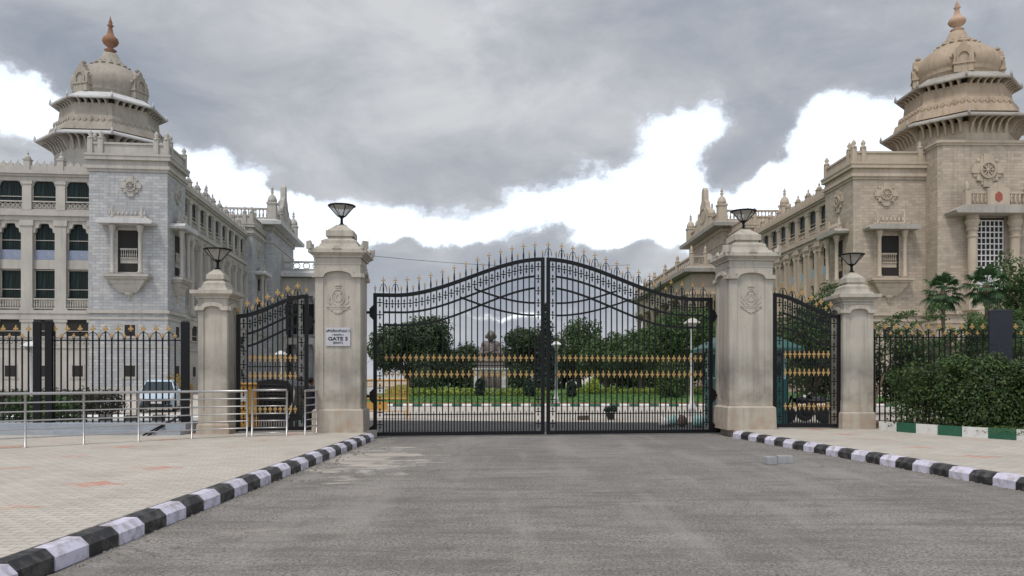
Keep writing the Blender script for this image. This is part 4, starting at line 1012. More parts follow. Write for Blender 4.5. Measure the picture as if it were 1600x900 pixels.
# square shaft of the right tower with its balcony window
tx, ty = 11.45, 2.6
oct8 = [(6.9,-2.0),(7.2,-2.3),(15.8,-2.3),(16.4,-1.7),(16.4,8.5),(6.9,8.5)]
b = MB(); b.slab(oct8, 0, 22.9); b.build('wall', A_, BR)
def grow(P, e, c=(11.6,3.1)):
    out = []
    for x,y in P:
        out.append((x+(e if x>c[0] else -e), y+(e if y>c[1] else -e)))
    return out
for (z0,z1,e) in ((0,.7,.12),(3.6,3.8,.06),(6.6,6.8,.08),(7.4,7.7,.22),(22.9,23.1,.10),(23.1,23.35,.2)): MB().slab(grow(oct8,e), z0, z1).build('cornice', T_, BR)
tower(BR, T_, D_, W2, tx, ty, M['finial_pink'])
mo = place('medallion', KR['med'], BR, (11.3,-2.3,20.6)); mo.scale = (1.35,1.2,1.4)
mx = 11.5
b = MB(); b.prism([(mx-4.0,16.35),(mx+4.0,16.35),(mx+4.15,16.6),(mx+3.4,17.05),(mx-3.4,17.05),(mx-4.15,16.6)], -4.2, -2.3); b.build('awning', W2, BR)
b = MB(); b.box(mx-2.7,mx+2.7,-3.5,-3.3,17.05,17.25); b.box(mx-2.7,mx+2.7,-3.5,-3.3,18.2,18.4)
for i in range(14): b.lathe([(.07,17.25),(.13,17.6),(.06,17.9),(.09,18.2)], mx-2.5+5.0*i/13, -3.4, 6)
for s in (-1,1): b.box(mx+s*2.7-.25,mx+s*2.7+.25,-3.65,-3.15,17.05,18.5); b.lathe([(.3,18.5),(.15,18.75),(.22,19.0),(.03,19.4)], mx+s*2.7, -3.4, 8)
b.prism([(mx-1.0,17.05),(mx-1.0,18.6),(mx-.6,18.8),(mx-.3,19.15),(mx+.3,19.15),(mx+.6,18.8),(mx+1.0,18.6),(mx+1.0,17.05)], -3.75, -3.55)
b.build('balustrade', T_, BR)
b = MB(); b.prism([(mx-.32,17.6),(mx-.32,18.1),(mx,18.35),(mx+.32,18.1),(mx+.32,17.6),(mx,17.4)], -3.79, -3.75); b.build('red_crest', M['brick_red'], BR)
for s in (-1,1):
    b = MB(); b.lathe([(.52,8.2),(.52,8.6),(.40,8.7),(.38,14.3),(.47,14.36),(.47,14.5),(.38,14.56),(.38,14.9),(.5,14.96),(.5,15.2),(.42,15.26),(.56,15.55),(.62,15.62),(.62,15.9),(.54,15.96),(.54,16.35)], mx+s*1.95, -3.0, 14, smooth=False); b.box(mx+s*1.95-.7,mx+s*1.95+.7,-3.7,-2.3,7.7,8.2); b.build('column', T_, BR)
b = MB(); b.box(mx-1.35,mx+1.35,-2.42,-2.3,9.4,16.2); f = b.build('window', M['dark'], BR)
b = MB()
for i in range(7): b.box(mx-1.2+.4*i-.045,mx-1.2+.4*i+.045,-2.50,-2.42,9.6,16.0)
for i in range(13): b.box(mx-1.25,mx+1.25,-2.505,-2.425,9.6+.53*i-.05,9.6+.53*i+.05)
b.box(mx-1.25,mx+1.25,-2.49,-2.43,9.6,11.7)
b.build('grille', M['white'], f)
wing(BR, KR, T_, 16.4, 1.0, 0, 6)

# ================================================================== vegetation
def leaves(name, blobs, n, size, mats, parent=None, loc=(0,0,0), seed=1, shell=.55, droop=0, aspect=1.0, up=.25):
    """thousands of small leaf faces through the volume of a set of ellipsoids (cx,cy,cz,rx,ry,rz)"""
    g = np.random.default_rng(seed); B = np.array(blobs, float); vol = (B[:,3]*B[:,4]*B[:,5])**(2/3); idx = g.choice(len(B), n, p=vol/vol.sum())
    d = g.normal(size=(n,3)); d /= np.linalg.norm(d,axis=1)[:,None]
    rr = shell+(1-shell)*g.random(n)**.8
    lump = 1+.16*np.sin(d[:,0]*7+idx)*np.cos(d[:,2]*6+idx*2)+.10*np.sin(d[:,1]*13+idx*1.7)+g.normal(size=n)*.05
    c = B[idx,:3]+d*(rr*lump)[:,None]*B[idx,3:6]
    nn = d+g.normal(size=(n,3))*.65; nn[:,2] += up; nn /= np.linalg.norm(nn,axis=1)[:,None]
    a = np.cross(nn, g.normal(size=(n,3))); a /= np.linalg.norm(a,axis=1)[:,None]; bb = np.cross(nn,a)
    s = size*(.55+.9*g.random(n))[:,None]
    V = np.empty((n,4,3)); V[:,0] = c-a*s; V[:,1] = c-bb*s*.5*aspect; V[:,2] = c+a*s; V[:,3] = c+bb*s*.5*aspect
    V = V.reshape(-1,3)
    me = bpy.data.meshes.new(name); me.vertices.add(4*n); me.vertices.foreach_set('co', V.ravel())
    me.loops.add(4*n); me.loops.foreach_set('vertex_index', np.arange(4*n)); me.polygons.add(n)
    me.polygons.foreach_set('loop_start', np.arange(n)*4)
    for m in (mats if isinstance(mats, list) else [mats]): me.materials.append(m)
    if isinstance(mats, list): me.polygons.foreach_set('material_index', g.integers(0,len(mats),n))
    me.update(calc_edges=True); me.validate()
    return place(name, me, parent, loc)
def tree(name, label, cat, loc, H, Rr, mat, n, ls, group=None, trunk_h=.35, flat=.8, seed=1, tw=.035, nbl=14, conic=False, core=True):
    r = random.Random(seed); root = tag(empty(name, loc), label, cat, group)
    th = H*trunk_h; b = MB(); lean = r.uniform(-.1,.1)*H*.3
    b.tube([(0,0,0),(lean*.3,0,th*.5),(lean*.6,.0,th),(lean,0,H*.8)], [H*tw*1.2,H*tw,H*tw*.85,H*tw*.25], 8)
    blobs = []
    for i in range(nbl):
        if conic:
            t = (i+.5)/nbl; z = th+(H-th)*t; q = Rr*(1-t)*.95+.15; blobs.append((r.uniform(-.15,.15)*q,r.uniform(-.15,.15)*q,z,q,q,(H-th)/nbl*.8))
        else:
            a = r.uniform(0,2*PI); q = Rr*math.sqrt(r.random())*.72; t = r.random()
            zc = th+(H-th)*(.25+.55*t*(1-.35*q/Rr)); k = Rr*r.uniform(.26,.44)
            x, y = q*math.cos(a), q*math.sin(a); blobs.append((x,y,zc,k,k,k*flat)); zs = th*r.uniform(.7,1.05)
            b.tube([(lean*.5,0,zs),(lean*.5+(x-lean*.5)*.5,y*.5,zs+(zc-zs)*.62),(x,y,zc)], [H*tw*.5,H*tw*.28,H*tw*.1], 5)
    if not conic:
        lo = min(c[2]-c[5] for c in blobs); hi = max(c[2]+c[5] for c in blobs); l2 = th*.75
        blobs = [(c[0],c[1],l2+(c[2]-lo)/(hi-lo)*(H-l2),c[3],c[4],c[5]*(H-l2)/(hi-lo)) for c in blobs]
    b.build('trunk', M['bark'], root)
    leaves('crown', blobs, n, ls, mat, root, seed=seed)
    return root
def px_tree(name, label, cat, px, D, top, wpx, mat, n, ls, **k):
    H = CH+(HY-top)/F*D; return tree(name, label, cat, ((px-CX)/F*D, D, 0), H, wpx/2/F*D, mat, n, ls, **k)
gT = 'trees of the garden beyond the main gate'
px_tree('shade_tree', 'dense dark round tree beyond the yellow barricade', 'tree', 642, 78, 492, 142, M['leaf_dark'], 16000, .17, group=gT, trunk_h=.16, flat=.85, seed=3, nbl=22)
px_tree('shade_tree', 'low dark round tree between the barricade tree and the seated statue', 'tree', 712, 96, 534, 90, M['leaf_dark'], 8000, .18, group=gT, trunk_h=.1, seed=4, nbl=14)
px_tree('shade_tree', 'dark spreading tree right behind the seated statue', 'tree', 812, 100, 512, 130, M['leaf_dark'], 12000, .2, group=gT, trunk_h=.25, flat=.5, seed=5, nbl=20)
px_tree('conifer', 'tall narrow conifer showing behind the meeting stiles of the gate', 'tree', 853, 70, 474, 46, M['leaf_conifer'], 8000, .12, group=gT, trunk_h=.08, seed=6, conic=True, nbl=16)
px_tree('shade_tree', 'airy tall tree right of the conifer, with sky between its tufts', 'tree', 905, 105, 496, 96, M['leaf_mid'], 8500, .2, group=gT, trunk_h=.2, seed=17, nbl=18)
px_tree('shade_tree', 'mid green tree with a thick dark trunk in the middle of the lawn', 'tree', 948, 84, 516, 105, M['leaf_mid'], 11000, .16, group=gT, trunk_h=.32, seed=8, nbl=18, tw=.05)
px_tree('shade_tree', 'bushy mid green tree with a grey forked trunk on the lawn', 'tree', 1000, 80, 508, 125, M['leaf_mid'], 12000, .16, group=gT, trunk_h=.3, seed=9, nbl=18)
px_tree('shade_tree', 'tall leafy tree standing against the buff palace', 'tree', 1072, 70, 474, 165, M['leaf_mid'], 17000, .15, group=gT, trunk_h=.18, seed=10, nbl=26)
px_tree('shade_tree', 'distant low tree beyond the trunks of the lawn', 'tree', 985, 120, 560, 130, M['leaf_dark'], 7000, .24, group=gT, trunk_h=.05, seed=12, nbl=14)
for (px_, D_x, tp, wd_, mt, lb_, sd_) in ((1035,92,500,120,'leaf_mid','leafy tree filling the gap between the forked-trunk tree and the buff palace',91),(965,98,524,130,'leaf_mid','broad bushy tree standing behind the thick dark trunk',92),(880,112,528,110,'leaf_dark','dark tree behind the slim lamp post beyond the meeting stiles',93),(765,118,548,150,'leaf_dark','long low dark tree far behind the seated statue',94),(690,104,560,110,'leaf_dark','low dark tree beside the barricade tree, partly behind it',95),(1105,80,488,100,'leaf_mid','leafy tree half hidden by the tall pillar beside the booth',96)):
    px_tree('shade_tree', lb_, 'tree', px_, D_x, tp, wd_, M[mt], 9500, .18, group=gT, trunk_h=.1, seed=sd_, nbl=18)
def bush(name, label, cat, loc, R3, mat, n, ls, group=None, seed=1, extra=()):
    root = tag(empty(name, loc), label, cat, group)
    b = MB()
    r = random.Random(seed)
    for k in range(5): a = r.uniform(0,6.28); b.tube([(0,0,0),(R3[0]*.3*math.cos(a),R3[1]*.3*math.sin(a),R3[2]*.6),(R3[0]*.6*math.cos(a),R3[1]*.6*math.sin(a),R3[2]*1.2)], [.03,.02,.008], 5)
    b.build('stems', M['bark'], root)
    bl = [(0,0,R3[2],*R3),(0,0,R3[2]*.5,R3[0]*1.02,R3[1],R3[2]*.55)]
    for k in range(7): a = r.uniform(0,6.28); bl.append((R3[0]*.6*math.cos(a),R3[1]*.6*math.sin(a),R3[2]*r.uniform(.7,1.5),R3[0]*.45,R3[1]*.45,R3[2]*.4))
    bl += list(extra)
    leaves('foliage', bl, n, ls, mat, root, seed=seed); return root
gS = 'clipped shrubs on the lawn'
def pxbush(px, D, wpx, hpx, mat, label, n=1500, ls=.1, g=gS, seed=1, name='shrub'):
    h = hpx/F*D; return bush(name, label, 'shrub', ((px-CX)/F*D,D,.06), (wpx/2/F*D*.8,wpx/2/F*D*.8,h*.48), mat, n, ls, g, seed)
pxbush(750,66,20,30,M['leaf_conifer'],'dark cone-shaped shrub at the foot of the statue pedestal',2000,seed=2)
pxbush(828,64,22,30,M['leaf_conifer'],'dark shrub between the statue pedestal and the gate stiles',2000,seed=3)
pxbush(893,62,18,28,M['leaf_conifer'],'small dark cone shrub right of the thin lamp post',2000,seed=4)
pxbush(1050,60,62,64,M['leaf_hedge'],'big round reddish-green bush on the lawn left of the white lamp post',6000,.1,seed=5)
pxbush(664,72,56,44,M['leaf_dark'],'dark clipped bush below the barricade tree',4500,seed=6)
pxbush(926,74,26,28,M['leaf_bright'],'pale yellow-green bush beside the thick dark trunk',1500,seed=7)
pxbush(760,97,190,50,M['leaf_dark'],'long dark hedge mass behind the statue pedestal',9000,.17,seed=15)
pxbush(1010,112,190,52,M['leaf_dark'],'long dark hedge under the far trees',8000,.2,seed=16)
g = MB
root = tag(empty('flower_bed', (-5.2,67,.05)), 'bright yellow-green bedding shrubs spread in front of the statue', 'shrub')
leaves('foliage', [(x*1.0,rnd.uniform(-1,1),.3,1.1,1.4,.42) for x in np.arange(-4.5,8.5,1.0)], 9000, .08, [M['leaf_bright'],M['leaf_mid']], root, seed=21)
root = tag(empty('flower_bed', (9.6,76,.05)), 'bright yellow-green bedding strip between the tree trunks', 'shrub')
leaves('foliage', [(x*1.0,rnd.uniform(-1,1),.25,1.1,1.2,.35) for x in np.arange(-3.5,9.5,1.0)], 5000, .09, [M['leaf_bright'],M['leaf_mid']], root, seed=22)
o = leaves('grass', [(x,y,.06,3,2.4,.10) for x in range(-6,26,4) for y in range(47,76,4)], 18000, .11, [M['leaf_lawn'],M['leaf_mid']], None, seed=23, aspect=.35, up=.0)
tag(o, kind='stuff')
# hedge in and before the fence on the right
gH = 'bushes along the iron fence'
hb = [(10.9,20.7,1.0,.7,1.0),(11.9,19.9,1.15,.9,1.12),(13.1,19.7,1.1,.9,1.05),(14.3,19.3,1.15,1.0,1.08),(15.6,19.0,1.2,1.0,1.1),(17.0,18.8,1.3,1.0,1.1)]
lb = ['leafy bush nearest the short pillar, its leaves thin over the fence bars','bright-topped bush in front of the fence, second from the short pillar','dark full bush in front of the fence, third from the short pillar',
      'bush with yellowish tips standing below the navy post','bush standing just past the navy post','bush beyond the edge of the photo on the green kerb']
for i, (x,y,rx,ry,rz) in enumerate(hb):
    bush('hedge_bush', lb[i], 'bush', (x,y,.15), (rx,ry*.8,rz*.92), [M['leaf_hedge'],M['leaf_dark'],M['leaf_mid'] if i in (1,3,4) else M['leaf_hedge']], 21000 if i else 6500, .042, gH, seed=30+i, extra=[(rnd.uniform(-rx,rx)*.9,rnd.uniform(-.9,.3)*ry*.7,rz*rnd.uniform(.9,1.62),rnd.uniform(.12,.3),rnd.uniform(.12,.25),rnd.uniform(.14,.34)) for _ in range(15)])
GK = [(10.0,21.2),(10.3,20.2),(10.75,19.1),(11.5,17.75),(12.3,16.4),(13.6,14.0)]
kerb('kerb_garden', GK[::-1], 1, [M['kerb_pale'], M['kerb_green']], h=.24, wd=.16, step=.62, base=.19)
b = MB(); b.slab([(13.75,14.0),(26,14.0),(26,23),(10.1,23),(10.15,21.2),(10.45,20.2),(10.9,19.1),(11.65,17.75),(12.45,16.4)], .1, .36); struct('soil_bed', b, M['soil'])
leaves('grass', [(x,y,.37,.9,.7,.07) for x in (11.6,12.6,13.8,15,16.5) for y in (17.9,18.6,19.3)], 5000, .045, [M['leaf_hedge'],M['leaf_mid']], None, seed=44, aspect=.4)['kind'] = 'stuff'
# feathery shrubs behind the fence and by the palace
def arching(name, label, loc, H, Wd, n, mat, seed, group=None):
    r = random.Random(seed); root = tag(empty(name, loc), label, 'shrub', group); b = MB(); bl = []
    for k in range(n):
        a = r.uniform(0,6.28); q = r.uniform(.4,1)*Wd; h = H*r.uniform(.7,1.05)
        P = [(0,0,0),(q*.3*math.cos(a),q*.3*math.sin(a),h*.65),(q*.7*math.cos(a),q*.7*math.sin(a),h),(q*math.cos(a),q*math.sin(a),h*.88)]
        b.tube(P, [.04,.025,.015,.006], 4)
        for i in range(9):
            t = .3+.7*i/8; j = min(2,int(t*3)); u = t*3-j; p = [P[j][c]+(P[j+1][c]-P[j][c])*u for c in range(3)]
            bl.append((p[0],p[1],p[2],.32,.32,.13))
    b.build('stems', M['bark'], root); leaves('foliage', bl, n*420, .05, mat, root, seed=seed, shell=.1); return root
arching('feathery_shrub', 'feathery arching shrub behind the fence, before the buff corner block', (15.2,27,0), 3.9, 2.4, 16, M['leaf_mid'], 51, 'feathery shrubs behind the fence')
arching('feathery_shrub', 'feathery arching shrub behind the fence, below the first palm', (18.5,29,0), 3.4, 2.6, 16, M['leaf_mid'], 52, 'feathery shrubs behind the fence')
arching('feathery_shrub', 'feathery arching shrub behind the fence, near the navy post', (20.8,29,0), 3.4, 2.4, 12, M['leaf_mid'], 53, 'feathery shrubs behind the fence')
gP = 'leafy trees behind the pillars and the side gate'
px_tree('shade_tree', 'leafy tree filling the side gate beside the guard booth', 'tree', 1268, 36, 440, 130, [M['leaf_dark'],M['leaf_mid']], 14000, .075, group=gP, trunk_h=.12, seed=61, nbl=24)
px_tree('shade_tree', 'low leafy tree just behind the short pillar by the fence', 'tree', 1362, 34, 492, 120, [M['leaf_dark'],M['leaf_hedge']], 9000, .07, group=gP, trunk_h=.1, seed=62, nbl=16)
px_tree('shade_tree', 'low dark tree behind the hedge and the iron fence', 'tree', 1450, 34, 520, 160, [M['leaf_dark'],M['leaf_hedge']], 9000, .08, group=gP, trunk_h=.08, seed=63, nbl=16)
px_tree('shade_tree', 'big bright green tree at the photo edge behind the navy post', 'tree', 1628, 44, 386, 150, M['leaf_mid'], 24000, .09, group=gP, trunk_h=.3, seed=64, nbl=30)
px_tree('shade_tree', 'dark low tree under the big bright one', 'tree', 1570, 40, 500, 110, M['leaf_dark'], 9000, .09, group=gP, trunk_h=.1, seed=65, nbl=16)

def palm(px, D, top, base_crown, label, seed):
    r = random.Random(seed); X = (px-CX)/F*D; H = CH+(HY-(top+38))/F*D
    root = tag(empty('fan_palm', (X,D,0)), label, 'palm', 'fan palms in front of the buff palace')
    b = MB(); b.tube([(0,0,0),(.05,0,H*.5),(0,0,H)], [.13,.10,.10], 10); b.lathe([(.10,H-1.3),(.2,H-1.0),(.24,H-.4),(.12,H)],0,0,10); b.build('trunk', M['palmbark'], root)
    for k in range(32):
        a = 2*PI*k*.382+r.uniform(-.2,.2); e = R(80-k*4.7+r.uniform(-6,6)); l = r.uniform(.62,.85); fr = MB()
        dx, dy, dz = math.cos(a)*math.cos(e), math.sin(a)*math.cos(e), math.sin(e)
        p0 = Vector((0,0,H-.15)); p1 = p0+Vector((dx,dy,dz))*l
        fr.tube([p0,(p0+p1)/2+Vector((0,0,.05)),p1], [.018,.014,.010], 4)
        d = Vector((dx,dy,dz)); side = d.cross(Vector((0,0,1))).normalized(); upv = side.cross(d).normalized()
        m = 17
        for i in range(m):
            t = (i/(m-1)-.5)*R(250); q = (d*math.cos(t*.75)+side*math.sin(t*.75)).normalized(); fl = .70*(1-.25*abs(t)/2.2)*r.uniform(.85,1.1)
            tip = p1+q*fl+Vector((0,0,-.20*fl-.12*abs(t)*fl)); mid = p1+q*fl*.55+upv*.05; wv = q.cross(upv).normalized()*.055
            fr.add([tuple(p1),tuple(mid+wv),tuple(tip),tuple(mid-wv)],[(0,1,2,3)])
        fr.build('frond', M['leaf_palm'], root)
palm(1473, 46, 415, 0, 'fan palm with full round head, the one farther from the big bright tree', 5)
palm(1541, 44, 405, 0, 'fan palm half covered by the big bright tree', 6)
b = MB(); 
# hedges and planting behind the left fence
def hedge(name, label, x0, x1, y0, y1, z1, mats, n, ls, seed, cat='hedge'):
    root = tag(empty(name, ((x0+x1)/2,(y0+y1)/2,0)), label, cat); h = (x1-x0)/2; k = max(2,int((x1-x0)/1.0))
    leaves('foliage', [(-h+2*h*(i+.5)/k,0,z1*.5,.75,(y1-y0)/2,z1*.55) for i in range(k)], n, ls, mats, root, seed=seed)
    bb = MB()
    for i in range(k): bb.tube([(-h+2*h*(i+.5)/k,0,0),(-h+2*h*(i+.5)/k,.05,z1*.6)], .03, 5)
    bb.build('stems', M['bark'], root)
hedge('hedge', 'low dark reddish hedge at the foot of the grey palace', -33,-17.5,34,36,1.05,[M['leaf_red'],M['leaf_conifer']],30000,.06,71)
o = bush('shrub','light green leafy shrub behind the iron fence and the pair of posts','shrub',(-13.9,23.2,0),(1.1,.8,.62),M['leaf_mid'],4500,.055,seed=72)
bush('shrub','small orange-leaved shrub beside the pale blue car','shrub',(-17.6,41.5,0),(.75,.7,.95),M['leaf_orange'],1600,.075,seed=73)
kerb('kerb_drive', [(-24,29.5),(-11.5,29.5)], 1, [M['kerb_pale'], M['kerb_black']], h=.22, step=.5, base=-.02)

# ================================================================== statue
def remesh(o, vox, smooth=1):
    m = o.modifiers.new('body', 'REMESH'); m.mode = 'VOXEL'; m.voxel_size = vox; m.use_smooth_shade = True
    if smooth:
        s = o.modifiers.new('soft', 'SMOOTH'); s.factor = .5; s.iterations = smooth
SD = 80.0; sx = (767-CX)/F*SD
root = tag(empty('seated_statue', (sx,SD,0)), 'dark bronze statue of a man seated cross-legged in a shawl', 'statue')
zp = 3.05
b = MB(); k = 1.0
b.capsule((0,.15,zp+.55),(0,.1,zp+1.3),.72,.66,14); b.ball((0,.1,zp+1.55),(.82,.55,.72),16)            # torso under the shawl
b.capsule((-.60,.1,zp+1.88),(.60,.1,zp+1.88),.40,.40,12); b.capsule((0,.1,zp+2.0),(0,.0,zp+2.65),.30,.20,10)
for s in (-1,1):
    b.capsule((s*.72,.1,zp+1.72),(s*1.02,-.15,zp+.95),.30,.27,10); b.capsule((s*1.02,-.15,zp+.95),(s*.22,-.78,zp+1.05),.25,.15,10)   # arms folded in front
    b.capsule((s*.45,.05,zp+.35),(s*1.25,-.55,zp+.34),.42,.32,12); b.capsule((s*1.25,-.55,zp+.30),(-s*.25,-.95,zp+.22),.30,.17,10)  # crossed legs
    b.prism([(s*.5,zp+2.0),(s*.95,zp+1.6),(s*1.34,zp+.55),(s*.95,zp+.5),(s*.6,zp+1.5)][::-s], -.2, .45)                          # hanging shawl edges
b.capsule((-.16,-.82,zp+1.12),(.16,-.84,zp+1.28),.17,.13,8)
b.ball((0,-.05,zp+2.80),(.43,.50,.56),14); b.ball((0,-.14,zp+2.46),(.32,.36,.28),12); b.ball((0,-.56,zp+2.72),(.10,.16,.17),8); b.ball((0,-.48,zp+2.48),(.2,.10,.07),8)
for s in (-1,1): b.ball((s*.49,0,zp+2.72),(.12,.13,.22),8); b.ball((s*.18,-.44,zp+2.86),(.13,.09,.07),8)
o = b.build('figure', M['bronze'], root); remesh(o, .045, 2)
b = MB()
for s in (-1,1): b.ribbon([(s*.18+.13*math.cos(2*PI*i/12),zp+2.80+.11*math.sin(2*PI*i/12)) for i in range(13)], .028, .03, y=-.56)
b.box(-.05,.05,-.575,-.545,zp+2.78,zp+2.81); b.build('spectacles', M['bronze'], root)
b = MB(); b.frus(0,0,1.42,1.2,2.55,1.35,1.15,3.1); b.build('base_block', M['bronze'], root)
b = MB(); b.box(-1.7,1.7,-1.3,1.3,0,.5); b.box(-1.55,1.55,-1.2,1.2,.5,2.25); b.frus(0,0,1.6,1.25,2.25,1.78,1.42,2.4); b.box(-1.78,1.78,-1.42,1.42,2.4,2.56)
for s in (-1,1): b.box(s*1.45-.22,s*1.45+.22,-1.34,-1.2,.5,2.25)
b.build('pedestal', M['ped'], root)
b = MB(); b.box(-1.08,1.08,-1.26,-1.2,.6,2.1); r = random.Random(4)
for i in range(9):
    x = -.9+1.8*i/8; b.capsule((x,-1.27,.75),(x+r.uniform(-.08,.08),-1.27,1.5),.10,.09,6); b.ball((x,-1.28,1.68),.09,6)
b.build('relief_panel', M['bronze'], root)

# ================================================================== lamp posts
def lamp_post(px, D, top, label):
    H = CH+(HY-top)/F*D; root = tag(empty('lamp_post', ((px-CX)/F*D,D,0)), label, 'lamp post', 'white lamp posts')
    b = MB(); b.box(-.2,.2,-.2,.2,0,.14); b.lathe([(.19,.14),(.15,.3),(.17,.38),(.10,.5),(.075,.9),(.06,H-.55),(.09,H-.52),(.05,H-.46)],0,0,12); b.build('pole', M['white'], root)
    b = MB(); b.lathe([(.12,H-.46),(.27,H-.24)],0,0,4,smooth=False,rot=PI/4); b.build('lantern', M['frost'], root)
    b = MB(); b.lathe([(.40,H-.24),(.42,H-.20),(.22,H-.06),(.05,H)],0,0,4,smooth=False,rot=PI/4); b.build('lantern_roof', M['ped'] if px > 1000 else M['white'], root)
lamp_post(1081,34,497,'white lamp post by the edge of the guard booth')
lamp_post(869,47,533,'slim white lamp post just right of the meeting stiles of the gate')
lamp_post(50,31,533,'white lamp post with a blue band behind the fence at the photo edge')
lamp_post(439,46,548,'white lamp post seen through the narrow side gate before the grey palace')
MB().lathe([(.085,.0),(.085,.28)],0,0,10).build('blue_band', M['blue'], bpy.data.objects['lamp_post.002'], (0,0,.2))

# ================================================================== guard booth
gx0, gx1, gy0, gy1 = 6.95, 9.3, 26.6, 28.4
root = tag(empty('guard_booth', ((gx0+gx1)/2,(gy0+gy1)/2,0)), 'teal and pale green guard booth with a wide sloping roof', 'booth')
hx, hy = (gx1-gx0)/2, (gy1-gy0)/2
b = MB(); b.box(-hx,hx,-hy,hy,.0,1.55); b.build('lower_wall', M['teal'], root)
b = MB(); b.box(-hx+.03,hx-.03,-hy+.03,hy-.03,1.55,2.62); b.build('upper_wall', M['pale_teal'], root)
for (x, y, r) in ((-.55,-hy+.03,0),(.6,-hy+.03,0),(-hx+.03,0,-PI/2)):
    f = MB().box(-.42,.42,-.04,.0,1.62,2.4).build('window', M['teal'], root, (x,y,0), r); MB().box(-.36,.36,-.052,-.04,1.68,2.34).build('pane', M['carglass'], f)
b = MB(); e = .42; b.frus(0,0,hx+e,hy+e,2.50,hx+e,hy+e,2.60); b.frus(0,0,hx+e,hy+e,2.60,.5,.1,3.28); b.build('roof', M['teal_roof'], root)

# ================================================================== barricades
def barricade(loc, rz, w, h, label, solid=False):
    root = tag(empty('barricade', loc, rz), label, 'barricade', 'yellow steel barricades')
    b = MB(); hw = w/2
    for s in (-1,1):
        b.tube([(s*hw,0,.1),(s*hw,0,h)], .045, 6); b.tube([(s*hw*.97,-.35,.03),(s*hw*.97,0,.35),(s*hw*.97,.35,.03)], .025, 6); b.tube([(s*hw*.97,-.35,.03),(s*hw*.97,.35,.03)], .022, 6)
    b.tube([(-hw,0,h),(hw,0,h)], .045, 6); b.tube([(-hw,0,h*.52),(hw,0,h*.52)], .04, 6); b.tube([(-hw,0,.3),(hw,0,.3)], .022, 6); b.build('frame', M['orange'], root)
    b = MB(); b.box(-hw*.72,hw*(.9 if solid else .3),-.02,.02,.14 if solid else .34,h*(.96 if solid else .44)); b.build('lower_panel', M['orange'], root)
    b = MB()
    for i in range(31): x = -hw+w*i/30; b.box(x-.008,x+.008,-.006,.006,h*.52,h)
    for i in range(12): z = h*.52+h*.48*i/12; b.box(-hw,hw,-.005,.005,z-.007,z+.007)
    b.build('mesh_panel', M['orange'], root)
    MB().box(-hw*.6,hw*.2,-.03,-.022,h*.66,h*.82).build('plate', M['kerb_pale'], root)
barricade((-5.15,30.5,0), .06, 2.2, 1.5, 'yellow mesh barricade standing behind the tall gate leaf')
barricade((-7.32,21.6,0.0), .3, .62, 1.42, 'yellow barricade squeezed between the short pillar and the rickshaw', True)

